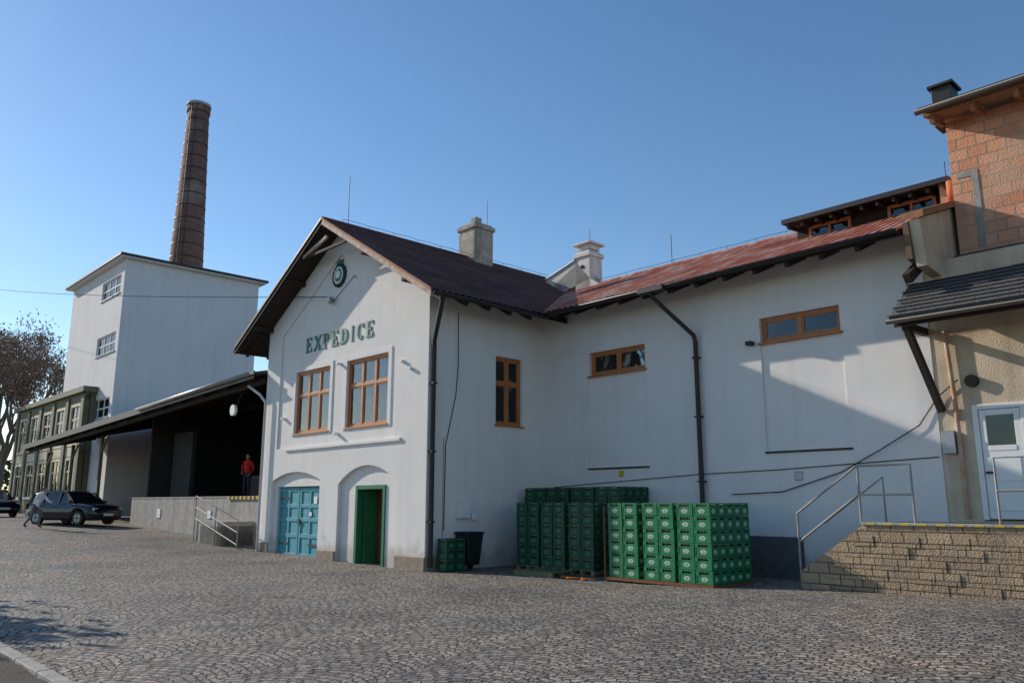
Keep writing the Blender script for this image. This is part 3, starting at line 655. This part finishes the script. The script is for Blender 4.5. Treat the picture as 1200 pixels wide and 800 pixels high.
# ------------------------------------------------------------ tower
TW=empty("water_tower_building",M)
tw=box("tower_walls",TW,PLT,-47.4,-36.2,3.2,12.3,0,17.2)
cut(tw,[box("c",None,PLT,-40.5,-36.8,3,3.4,z,z+1.25) for z in (15.0,11.2,7.0)])
prism("tower_roof",TW,DMET,[(-47.9,17.21),(-35.7,17.21),(-35.7,17.36),(-47.9,17.36)],2.7,12.8)
prism("tower_eave_soffit",TW,TRIM,[(-47.8,17.12),(-35.8,17.12),(-35.8,17.205),(-47.8,17.205)],2.8,12.7)
for z in (15.0,11.2,7.0):
    window(TW,"tower_window",mF(3.2),-40.5,-36.8,z,z+1.25,3,z+.62,dep=.08,fw=.06,frame=WHITE,sill=False,room=False,s=.02,glass=GLASS)
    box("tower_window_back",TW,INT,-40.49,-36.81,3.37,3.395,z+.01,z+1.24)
    boxes("tower_window_sill",TW,GMET,[(-40.6,-36.7,3.12,3.2,z-.07,z-.01)])
# ------------------------------------------------------------ big chimney
cz0,cz1=.9,35.2;ccx,ccy=-27.05,64
K=empty("factory_chimney",Matrix.Translation((ccx,ccy,0)))
rb=1.32+(21.5-0.9)*(1.32-.84)/(36-21.5)
cyl("shaft",K,CHIM,(0,0,(cz0+cz1)/2),rb,cz1-cz0,n=48,r2=.84)
def rr(z): return rb+(.84-rb)*(z-cz0)/(cz1-cz0)
for i in range(12):
    z=21.5+i*1.12;cyl("iron_hoop",K,DMET,(0,0,z),rr(z)+.03,.07,n=40)
cyl("crown",K,CHIM,(0,0,34.8),.95,.5,n=40);cyl("crown_cap",K,mat("pale_cap",(.5,.48,.46)),(0,0,35.25),.99,.25,n=40);cyl("flue",K,DARK,(0,0,35.4),.66,.06,n=32)
tube("ladder_rail_a",K,DMET,[(-.2,-rr(1)-.1,1),(-.2,-.95,35.1)],.03);tube("ladder_rail_b",K,DMET,[(.2,-rr(1)-.1,1),(.2,-.95,35.1)],.03)

# ------------------------------------------------------------ loading dock
LD=empty("loading_dock",M)
def cz(x): return 6.2+(x+9.6)*.041
def cy(x): return -.35+(x+9.6)*.02
x0,x1=-38.5,-9.45
def roofquad(name,m,dz,th,yb,rise,f0=0,xa=x0,xb=x1):
    v=[]
    for x,b in ((xa,0),(xb,0),(xb,1),(xa,1)):
        v.append((x,cy(x)+f0 if b==0 else yb,cz(x)+dz+(rise if b else 0)))
    v+=[(a,b,c-th) for a,b,c in v]
    return mesh(name,v,[(0,1,2,3),(7,6,5,4),(0,4,5,1),(1,5,6,2),(2,6,7,3),(3,7,4,0)],LD,m)
roofquad("canopy_roof",SHING,.0,.08,7.5,1.75,xa=-35.9)
roofquad("canopy_roof_end",SHING,.0,.08,3.1,.75,xb=-35.91)
roofquad("canopy_deck",WOODD,-.09,.06,7.4,1.75,f0=.05,xa=-35.8)
beam("canopy_fascia",LD,DMET,(x0,cy(x0)-.03,cz(x0)-.1),(x1,cy(x1)-.03,cz(x1)-.1),.04,.28)
gutter("canopy_gutter",LD,GMET,(-20,cy(-20)-.12,cz(-20)-.02),(-9.5,cy(-9.5)-.12,cz(-9.5)-.02),.1)
beam("canopy_edge_beam",LD,WOODD,(x0,cy(x0)+.35,cz(x0)-.3),(x1,cy(x1)+.35,cz(x1)-.3),.15,.2)
for i in range(15):
    x=-38+i*2.0
    if x>-9.6: break
    e1=7.2 if x>-35.8 else 3
    beam("canopy_rafter",LD,WOODD,(x,cy(x)+.1,cz(x)-.22),(x,e1,cz(x)-.22+(e1-cy(x))*.22),.1,.18)
for x in (-38,-33,-28):
    z0=gl(x,1);box("canopy_post",LD,OLIVE,x-.08,x+.08,.35,.5,z0,cz(x)-.35)
    beam("canopy_bracket",LD,OLIVE,(x,.42,cz(x)-1.2),(x+.9,.42,cz(x)-.4),.08,.08)
DZ=1.95
box("dock_wall",LD,CONC,-24,-9.25,.8,1.0,-.2,DZ-.06);box("dock_floor",LD,CONC,-24,-9.25,.78,8,DZ-.06,DZ,.01)
boxes("dock_edge_black",LD,BLACK,[(-13.4,-9.3,.75,.779,DZ-.12,DZ-.005)])
boxes("dock_edge_yellow",LD,YEL,[(-13.4+i*.34,-13.23+i*.34,.74,.748,DZ-.12,DZ-.005) for i in range(12)])
boxes("dock_notices",LD,WHITE,[(-20.6,-20.2,.77,.79,1.05,1.45),(-15.2,-14.9,.77,.79,1.1,1.4)])
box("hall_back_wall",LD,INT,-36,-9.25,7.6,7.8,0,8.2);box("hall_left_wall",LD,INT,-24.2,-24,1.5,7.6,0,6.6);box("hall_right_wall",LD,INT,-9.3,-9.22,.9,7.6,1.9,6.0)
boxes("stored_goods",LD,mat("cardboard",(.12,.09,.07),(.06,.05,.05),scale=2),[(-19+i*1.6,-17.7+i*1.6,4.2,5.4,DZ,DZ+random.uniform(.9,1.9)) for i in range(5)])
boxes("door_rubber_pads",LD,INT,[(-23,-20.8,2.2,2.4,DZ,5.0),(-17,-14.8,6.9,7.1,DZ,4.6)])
for i in range(6):
    xx=-13.2+i*.33;box("dock_step",LD,CONC,xx,-11.2,-.45,.798-.002*i,-.1,1.05-i*.165)
for nm,P in (("rail_top",[(-13.3,-.5,1.95),(-9.7,-.5,1.12),(-9.7,-.5,.1)]),("rail_mid",[(-13.3,-.5,1.55),(-9.7,-.5,.72)]),("rail_low",[(-13.3,-.5,1.15),(-9.7,-.5,.32)]),("rail_post_a",[(-13.3,-.5,.2),(-13.3,-.5,1.95)]),("rail_post_b",[(-11.5,-.5,.2),(-11.5,-.5,1.53)])): tube(nm,LD,GALV,P,.022)
disc("dish_lamp",LD,WHITE,(-11.2,5.0),.2,.2,-.3,-.2)
tube("dish_arm",LD,DMET,[(-11.2,-.2,5.0),(-11.2,.1,5.8)],.015)

# ------------------------------------------------------------ olive office building
O=empty("office_building",M)
box("office_core",O,OLIVE,-57,-39.5,2.9,9.5,0,8.6)
boxes("office_roof",O,OLIVE,[(-57.3,-39.2,2.3,9.8,8.75,9.1),(-57.1,-39.4,2.6,9.6,8.6,8.75)])
pl=[(-40.2-i*3.36,-39.6-i*3.36,2.5,2.9,0,8.6) for i in range(6)]
boxes("office_pilasters",O,OLIVE,pl)
boxes("office_bands",O,CREAM,[(-57,-39.6,2.62,2.9,4.7,5.3)])
boxes("office_base",O,OLIVE,[(-57,-39.6,2.6,2.9,8.2,8.6),(-57,-39.6,2.6,2.9,.5,1.9)])
fr=[];gg=[]
for i in range(5):
    a0=-42.8-i*3.36;a1=a0+2.4
    for z0,z1 in ((1.95,4.65),(5.35,8.15)):
        fr+=[(a0,a0+.3,2.60,2.76,z0,z1),(a1-.3,a1,2.60,2.76,z0,z1),(a0+.3,a1-.3,2.602,2.758,z1-.2,z1),(a0+.3,a1-.3,2.602,2.758,z0,z0+.18),(a0+.3,a1-.3,2.664,2.756,z0+1.7,z0+1.82),((a0+a1)/2-.06,(a0+a1)/2+.06,2.668,2.75,z0+.1,z1-.1)]
        gg.append((a0+.3,a1-.3,2.7,2.71,z0+.18,z1-.2))
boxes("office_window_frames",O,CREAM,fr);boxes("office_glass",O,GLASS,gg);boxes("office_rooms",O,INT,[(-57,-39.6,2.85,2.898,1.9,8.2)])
cyl("vent_cowl",O,GMET,(-42,6,9.3),.25,.6)

# ------------------------------------------------------------ overhead wire
P0=L2W(-5.05,-.15,8.1);P1=Vector((-39.6,60,18.3));P1=P0+(P1-P0)*1.6
pts=[]
for i in range(41):
    t=i/40;q=P0.lerp(P1,t);q.z-=1.4*4*t*(1-t)*.35;pts.append(tuple(q))
tube("overhead_wire",None,WIRE,pts,.013)

# ------------------------------------------------------------ car
def car(name,X,Y,rot,paint):
    root=empty(name,Matrix.Translation((L2W(X,Y).x,L2W(X,Y).y,gl(X,Y)+.01))@Matrix.Rotation(YAW-math.pi/2+rot,4,'Z'))
    st=[i/40*4.36-2.18 for i in range(41)];WX=(-1.33,1.3)
    def top(x):
        if x<-1.9: return .93-.1*((-1.9-x)/.28)**2
        if x<.9: return .95
        return .95-.16*((x-.9)/1.28)**1.4-.12*max(0,(x-1.95)/.23)**2
    def hw(x):
        a=abs(x)/2.18;return .875*(1-.16*a**6)
    v=[];f=[]
    for x in st:
        zb=.24+.12*max(0,abs(x)-1.9)/.28
        for wx in WX:
            dx=abs(x-wx)
            if dx<.37: zb=max(zb,.31+math.sqrt(.37**2-dx*dx))
        t=top(x);w=hw(x)
        zb=min(zb,t-.16)
        half=[(w*.93,zb),(w,zb+.06),(w*1.005,(zb+t)/2),(w*.985,t-.1),(w*.93,t-.02),(w*.6,t+.015),(0,t+.03)]
        ring=half+[(-a,b) for a,b in half[-2::-1]]
        v+=[(x,a,b) for a,b in ring]
    n=13
    for i in range(len(st)-1):
        for k in range(n-1):
            b=i*n+k;f.append((b,b+n,b+n+1,b+1))
    f.append(tuple(range(n)));f.append(tuple(range((len(st)-1)*n+n-1,(len(st)-1)*n-1,-1)))
    mesh("body",v,f,root,[paint],smooth=True)
    box("underbody",root,BLACK,-2.0,2.0,-.7,.7,.2,.55)
    gs=[(-2.08,.95,.72),(-1.93,1.2,.7),(-1.78,1.41,.66),(-1.4,1.47,.645),(-.6,1.5,.64),(.1,1.48,.64),(.3,1.42,.65),(.62,1.2,.7),(1.02,.955,.74)]
    v=[];f=[];mi=[]
    for x,z,w in gs:
        w0=.80;s1=w0-(w0-w)*min(1,(z-.93)/.5)*.9;zz=.93+(z-.93)*.86
        v+=[(x,w0,.93),(x,s1,zz),(x,w-.04,z),(x,0,z+.025),(x,-w+.04,z),(x,-s1,zz),(x,-w0,.93)]
    for i in range(len(gs)-1):
        for k in range(6):
            b=i*7+k;f.append((b,b+7,b+8,b+1))
            mi.append(1 if (k in(0,5) or i<2 or i>=6) else 0)
    mesh("greenhouse",v,f,root,[paint,mat("car_glass",(.012,.015,.017),rough=.05,spec=.7)],smooth=False,mi=mi)
    for s in (1,-1):
        for xa,xb,za,zb in ((-1.95,-1.75,.95,1.43),(-1.05,-1.0,.95,1.45),(-.02,.0,.95,1.46),(.98,.33,.95,1.43)):
            beam("pillar",root,paint,(xa,s*.80,za),(xb,s*.685,zb),.06,.05)
        beam("roof_rail",root,DMET,(-1.6,s*.6,1.53),(.1,s*.6,1.53),.03,.03)
        box("mirror",root,paint,.72,.88,s*.84,s*1.0,.95,1.07,.03)
        box("door_handle",root,DMET,-.25,-.1,s*.868,s*.895,.78,.81);box("door_handle_b",root,DMET,-1.15,-1.0,s*.868,s*.895,.78,.81)
        for wx in WX:
            cyl("tyre",root,BLACK,(wx,s*.77,.31),.31,.21,'Y',32);cyl("rim",root,GMET,(wx,s*.872,.31),.2,.02,'Y',24)
            boxes("spokes",root,DMET,[(wx-.19,wx+.19,s*.883,s*.888,.29,.33),(wx-.02,wx+.02,s*.884,s*.889,.12,.5)])
        box("headlight",root,WHITE,1.98,2.13,s*.5,s*.76,.62,.75,.03)
        box("tail_light",root,mat("tail_red",(.25,.01,.01),rough=.3),-2.17,-2.06,s*.66,s*.82,.68,.95,.02)
    box("number_plate",root,WHITE,2.165,2.185,-.26,.26,.4,.51);box("number_plate_rear",root,WHITE,-2.19,-2.17,-.26,.26,.62,.73)
    box("grille",root,BLACK,2.1,2.17,-.42,.42,.6,.72,.02);box("bumper_trim",root,BLACK,2.05,2.19,-.7,.7,.3,.38,.02);box("bumper_rear",root,BLACK,-2.2,-2.05,-.75,.75,.36,.5,.03)
    return root
PAINT=mat("car_paint_dark",(.008,.010,.022),(.008,.010,.022),rough=.18,spec=.6)
car("parked_car",-24.3,-1.6,math.radians(24),PAINT)
car("parked_car",-35.3,-2.9,math.radians(10),mat("car_paint_black",(.012,.012,.014),rough=.2,spec=.6))

# ------------------------------------------------------------ people
SKIN=mat("skin",(.50,.29,.21),(.45,.25,.18),rough=.55)
HAIR=mat("hair",(.05,.035,.025),rough=.7)
def person(name,mtx,J,shirt,trouser,sleeve=True):
    root=empty(name,mtx)
    keys=list(J.keys());idx={k:i for i,k in enumerate(keys)}
    R_={'pelvis':.15,'belly':.135,'chest':.15,'upchest':.13,'neck':.058,'head':.07,'shL':.075,'shR':.075,'elL':.048,'elR':.048,'wrL':.03,'wrR':.03,'haL':.03,'haR':.03,'hipL':.1,'hipR':.1,'knL':.065,'knR':.065,'anL':.045,'anR':.045,'toL':.035,'toR':.035}
    E=[('pelvis','belly'),('belly','chest'),('chest','upchest'),('upchest','neck'),('neck','head'),('upchest','shL'),('upchest','shR'),('shL','elL'),('shR','elR'),('elL','wrL'),('elR','wrR'),('wrL','haL'),('wrR','haR'),('pelvis','hipL'),('pelvis','hipR'),('hipL','knL'),('hipR','knR'),('knL','anL'),('knR','anR'),('anL','toL'),('anR','toR')]
    me=bpy.data.meshes.new(name);me.from_pydata([J[k] for k in keys],[(idx[a],idx[b]) for a,b in E],[])
    o=bpy.data.objects.new("body",me);scn.collection.objects.link(o)
    o.modifiers.new("s",'SKIN');o.modifiers.new("u",'SUBSURF').levels=2
    for k in keys:
        d=me.skin_vertices[0].data[idx[k]];r=R_[k];d.radius=(r,r)
        d.use_root=(k=='pelvis')
    bpy.context.view_layer.update();dg=bpy.context.evaluated_depsgraph_get()
    m2=bpy.data.meshes.new_from_object(o.evaluated_get(dg));bpy.data.objects.remove(o)
    m2.materials.clear()
    for m in (SKIN,shirt,trouser,BLACK): m2.materials.append(m)
    typ={}
    for a,b in E:
        t=1
        if b in('head',):t=0
        if b in('haL','haR'):t=0
        if b in('wrL','wrR'):t=1 if sleeve else 0
        if b[:2] in('hi','kn','an'):t=2
        if b[:2]=='to':t=3
        typ[(a,b)]=t
    for p in m2.polygons:
        c=p.center;best=None
        for (a,b),t in typ.items():
            A,Bv=Vector(J[a]),Vector(J[b]);u=max(0,min(1,(c-A).dot(Bv-A)/(Bv-A).length_squared));dd=(c-(A+(Bv-A)*u)).length/max(R_[a],R_[b])
            if best is None or dd<best[0]: best=(dd,t)
        p.material_index=best[1];p.use_smooth=True
    b=bpy.data.objects.new("body",m2);scn.collection.objects.link(b);b.parent=root
    h=Vector(J['head']);nk=Vector(J['neck']);up=(h-nk).normalized();hc=h+up*.04
    def sph(n,c,s,m,seg=20):
        bm=bmesh.new();bmesh.ops.create_uvsphere(bm,u_segments=seg,v_segments=seg//2+2,radius=1)
        for vv in bm.verts: vv.co=Vector((vv.co.x*s[0],vv.co.y*s[1],vv.co.z*s[2]))+Vector(c)
        for ff in bm.faces: ff.smooth=True
        mm=bpy.data.meshes.new(n);bm.to_mesh(mm);bm.free();return link(n,mm,root,m)
    sph("head",hc,(.098,.077,.118),SKIN);sph("hair",hc+Vector((-.018,0,.028)),(.1,.084,.108),HAIR)
    sph("nose",hc+Vector((.098,0,-.01)),(.02,.012,.022),SKIN,10);sph("mouth",hc+Vector((.088,0,-.055)),(.008,.024,.006),mat("lips",(.35,.12,.1)),8)
    for s in(1,-1):
        sph("ear",hc+Vector((0,s*.078,-.005)),(.02,.01,.03),SKIN,8);sph("eye",hc+Vector((.088,s*.03,.012)),(.01,.012,.007),DARK,8)
        k='L' if s==1 else 'R';wr=Vector(J['wr'+k]);ha=Vector(J['ha'+k]);d=(ha-wr).normalized();sd=Vector((1,0,0)) if abs(d.x)<.7 else Vector((0,0,1))
        for q,(off,ln) in enumerate(((-.03,.06),(-.01,.075),(.01,.07),(.03,.055))):
            a=ha+sd*off;tube("finger",root,SKIN,[tuple(a),tuple(a+d*ln*.55),tuple(a+d*ln+Vector((0,-s*.02,0)))],.009)
        a=wr+d*.03+sd*.02;tube("thumb",root,SKIN,[tuple(a),tuple(a+sd*.03+d*.03),tuple(a+sd*.04+d*.06)],.01)
    return root
walk=dict(pelvis=(0,0,.93),belly=(.06,0,1.05),chest=(.15,0,1.22),upchest=(.22,0,1.36),neck=(.28,0,1.46),head=(.34,0,1.56),
 shL=(.21,.17,1.37),shR=(.21,-.17,1.37),elL=(.38,.22,1.13),elR=(.12,-.24,1.10),wrL=(.58,.16,1.06),wrR=(.28,-.22,.90),haL=(.65,.14,1.04),haR=(.33,-.2,.84),
 hipL=(0,.09,.88),hipR=(0,-.09,.88),knL=(.2,.1,.5),knR=(-.08,-.1,.48),anL=(.14,.1,.09),anR=(-.38,-.1,.14),toL=(.3,.1,.04),toR=(-.26,-.1,.04))
stand=dict(pelvis=(0,0,.95),belly=(0,0,1.08),chest=(.01,0,1.26),upchest=(0,0,1.4),neck=(0,0,1.5),head=(.02,0,1.61),
 shL=(0,.19,1.41),shR=(0,-.19,1.41),elL=(-.03,.27,1.13),elR=(0,-.27,1.13),wrL=(.12,.22,.92),wrR=(.14,-.18,.96),haL=(.19,.19,.88),haR=(.2,-.13,.95),
 hipL=(0,.09,.9),hipR=(0,-.09,.9),knL=(.03,.11,.5),knR=(.02,-.11,.5),anL=(0,.12,.08),anR=(0,-.12,.08),toL=(.15,.13,.035),toR=(.15,-.13,.035))
SH=mat("shirt_pale",(.85,.85,.85),(.8,.8,.8),scale=8,spec=.1);TR=mat("trousers_grey",(.16,.17,.2),(.11,.12,.15),scale=8)
RED=mat("red_jacket",(.6,.03,.02),(.5,.025,.015),scale=8);NAVY=mat("navy_trousers",(.03,.03,.05))
wx,wy=-20.3,34.9;wl=Mi@Vector((wx,wy,0))
person("walking_man",Matrix.Translation((wx,wy,gl(wl.x,wl.y)+.01))@Matrix.Rotation(math.radians(-8),4,'Z'),walk,SH,TR)
q=L2W(-15.3,2.4);person("worker_in_red",Matrix.Translation((q.x,q.y,DZ))@Matrix.Rotation(math.radians(-110),4,'Z'),stand,RED,NAVY)
q=L2W(-13.6,3.0);person("worker_in_dark_jacket",Matrix.Translation((q.x,q.y,DZ))@Matrix.Rotation(math.radians(-60),4,'Z'),stand,mat("dark_jacket",(.2,.03,.03)),NAVY)

# ------------------------------------------------------------ trees
BARK=mat("bark",(.20,.14,.11),(.13,.095,.07),scale=6,bump=.5)
def tree(name,loc,H,spread,leafm,nleaf=2500,seed=1,leaf=.16,lev_max=6):
    rnd=random.Random(seed);root=empty(name,Matrix.Translation(loc))
    V=[];Fc=[];tips=[]
    def seg(a,b,r0,r1,n=6):
        d=(b-a).normalized();s=d.orthogonal().normalized();t=d.cross(s);k=len(V)
        for q,r in((a,r0),(b,r1)):
            for i in range(n):
                an=2*math.pi*i/n;V.append(tuple(q+s*math.cos(an)*r+t*math.sin(an)*r))
        for i in range(n):Fc.append((k+i,k+(i+1)%n,k+n+(i+1)%n,k+n+i))
    def grow(a,d,l,r,lev):
        b=a+d*l;m=a+d*l*.5+Vector((rnd.uniform(-1,1),rnd.uniform(-1,1),rnd.uniform(-1,1)))*l*.06
        nn=6 if lev<3 else 3
        seg(a,m,r,r*.85,nn);seg(m,b,r*.85,r*.68,nn)
        if lev>=3: tips.append((m,lev))
        if lev>=lev_max: tips.append((b,lev));return
        for i in range(3 if lev<5 else 2):
            nd_=(d+Vector((rnd.uniform(-1,1),rnd.uniform(-1,1),rnd.uniform(-.35,.75)))*spread).normalized()
            grow(b,nd_,l*rnd.uniform(.66,.86),r*.62,lev+1)
    grow(Vector((0,0,0)),Vector((0,0,1)),H*.24,H*.018,0)
    mesh("trunk_and_limbs",V,Fc,root,BARK,True)
    V=[];F2=[]
    for i in range(nleaf):
        t,_=rnd.choice(tips);c=t+Vector((rnd.gauss(0,.35),rnd.gauss(0,.35),rnd.gauss(0,.3)))
        a=Vector((rnd.uniform(-1,1),rnd.uniform(-1,1),rnd.uniform(-1,1))).normalized();b=a.orthogonal().normalized();s=leaf*rnd.uniform(.6,1.4);k=len(V)
        V+=[tuple(c+a*s),tuple(c+b*s*.5),tuple(c-a*s),tuple(c-b*s*.5)];F2.append((k,k+1,k+2,k+3))
    mesh("foliage",V,F2,root,leafm)
    return root
LF=mat("autumn_leaves",(.30,.19,.13),(.18,.13,.09),scale=.8);LG=mat("green_leaves",(.09,.10,.04),(.05,.065,.03),scale=.8)
tree("bare_tree",(-46.5,74,.8),18.5,.62,LF,7000,3,.12,7)
tree("bare_tree",(-52,71,.8),17,.62,LF,6000,5,.12,7)
tree("bare_tree",(-57,90,.8),21,.6,LF,6000,8,.14,7)
# unseen tree added left of the frame to throw dappled foreground shade
tree("bare_tree",(-16.0,16.2,.1),5.6,.6,LG,2600,11)
# distant tree line
rnd=random.Random(4);V=[];F2=[]
for i in range(16000):
    t=rnd.random();bx=-230+t*200;by=150+30*math.sin(t*9)+rnd.uniform(0,18)
    hh=7+4*noise.noise(Vector((t*30,0,1)))+3*noise.noise(Vector((t*90,2,0)))
    c=Vector((bx+rnd.gauss(0,1),by,.5+hh*rnd.random()**.7))
    a=Vector((rnd.uniform(-1,1),rnd.uniform(-1,1),rnd.uniform(-1,1))).normalized();b=a.orthogonal().normalized();s=rnd.uniform(.4,.9);k=len(V)
    V+=[tuple(c+a*s),tuple(c+b*s*.7),tuple(c-a*s),tuple(c-b*s*.7)];F2.append((k,k+1,k+2,k+3))
mesh("distant_trees",V,F2,None,LG)

# kerb and soil verge, lower-left
Kb=empty("kerb",None)
a=Vector((-8.9,12.95,0));b=Vector((-2.7,6.35,0));d=(b-a).normalized();L=(b-a).length;i=0;t=0
while t<L:
    l=.9;c0=a+d*t;c1=a+d*min(t+l-.012,L);o=beam("kerb_stone_%d"%i,Kb,CONC,(c0.x,c0.y,.0),(c1.x,c1.y,.0),.14,.18)
    bb=o.modifiers.new("b",'BEVEL');bb.width=.012;t+=l;i+=1
nrm=Vector((-.69,-.73,0))
vv=[];ff=[];nn=30
for i in range(nn+1):
    for j in range(nn+1):
        q=a+d*(L*i/nn)+nrm*(.07+4*j/nn);vv.append((q.x,q.y,.06+.03*noise.noise(Vector((q.x*2,q.y*2,0)))))
for i in range(nn):
    for j in range(nn):
        k=i*(nn+1)+j;ff.append((k,k+1,k+nn+2,k+nn+1))
mesh("soil_verge",vv,ff,None,SOIL,True)
# scattered dead leaves along the kerb and walls
V=[];F2=[];rnd=random.Random(9)
for i in range(900):
    m_=rnd.random()
    if m_<.5:
        t=rnd.random();q=a+d*(L*t)-nrm*abs(rnd.gauss(0,.35));q=Vector((q.x,q.y,.02))
        q.z=.025
    elif m_<.75:
        q=L2W(rnd.uniform(.2,9),abs(rnd.gauss(0,1.2))+.2,.03)
    else: q=Vector((rnd.uniform(-9,9),rnd.uniform(7,18),.03))
    lo=Mi@q;q.z=gl(lo.x,lo.y)+.03
    an=rnd.uniform(0,6.28);s=rnd.uniform(.015,.035);u=Vector((math.cos(an),math.sin(an),rnd.uniform(-.3,.3)))*s;w_=Vector((-math.sin(an),math.cos(an),rnd.uniform(-.3,.3)))*s*.6;k=len(V)
    V+=[tuple(q+u),tuple(q+w_),tuple(q-u),tuple(q-w_)];F2.append((k,k+1,k+2,k+3))
mesh("fallen_leaves",V,F2,None,mat("dry_leaf",(.25,.15,.06),(.15,.09,.04)))

# ------------------------------------------------------------ light
el=math.atan(1.8/3.83)
sd=M.to_3x3()@Vector((3.7,1.0,-1.8))
sun=bpy.data.lights.new("sun",'SUN');sun.energy=5;sun.angle=math.radians(.5);sun.color=(1,.92,.81)
so=bpy.data.objects.new("sun",sun);scn.collection.objects.link(so);so.rotation_euler=sd.to_track_quat('-Z','Y').to_euler()
w=bpy.data.worlds.new("World");scn.world=w;w.use_nodes=True;nt=w.node_tree
sk=nt.nodes.new("ShaderNodeTexSky");sk.sky_type='NISHITA';sk.sun_disc=False;sk.sun_elevation=el
sk.sun_rotation=math.atan2(-sd.x,-sd.y)
sk.air_density=1.0;sk.dust_density=.15;sk.ozone_density=2.0
hs=nt.nodes.new("ShaderNodeHueSaturation");hs.inputs["Saturation"].default_value=1.15
nt.links.new(sk.outputs[0],hs.inputs["Color"])
nt.links.new(hs.outputs[0],nt.nodes["Background"].inputs[0]);nt.nodes["Background"].inputs[1].default_value=.15
scn.view_settings.view_transform='Standard';scn.view_settings.look='None';scn.view_settings.exposure=0
# ------------------------------------------------------------ camera
cam=bpy.data.cameras.new("camera");cam.lens=28.2;cam.sensor_width=36;cam.clip_end=12000;cam.clip_start=.05
co=bpy.data.objects.new("camera",cam);scn.collection.objects.link(co);co.location=(0,0,1.7)
co.rotation_euler=(math.pi/2+math.atan(189/940),0,0);scn.camera=co
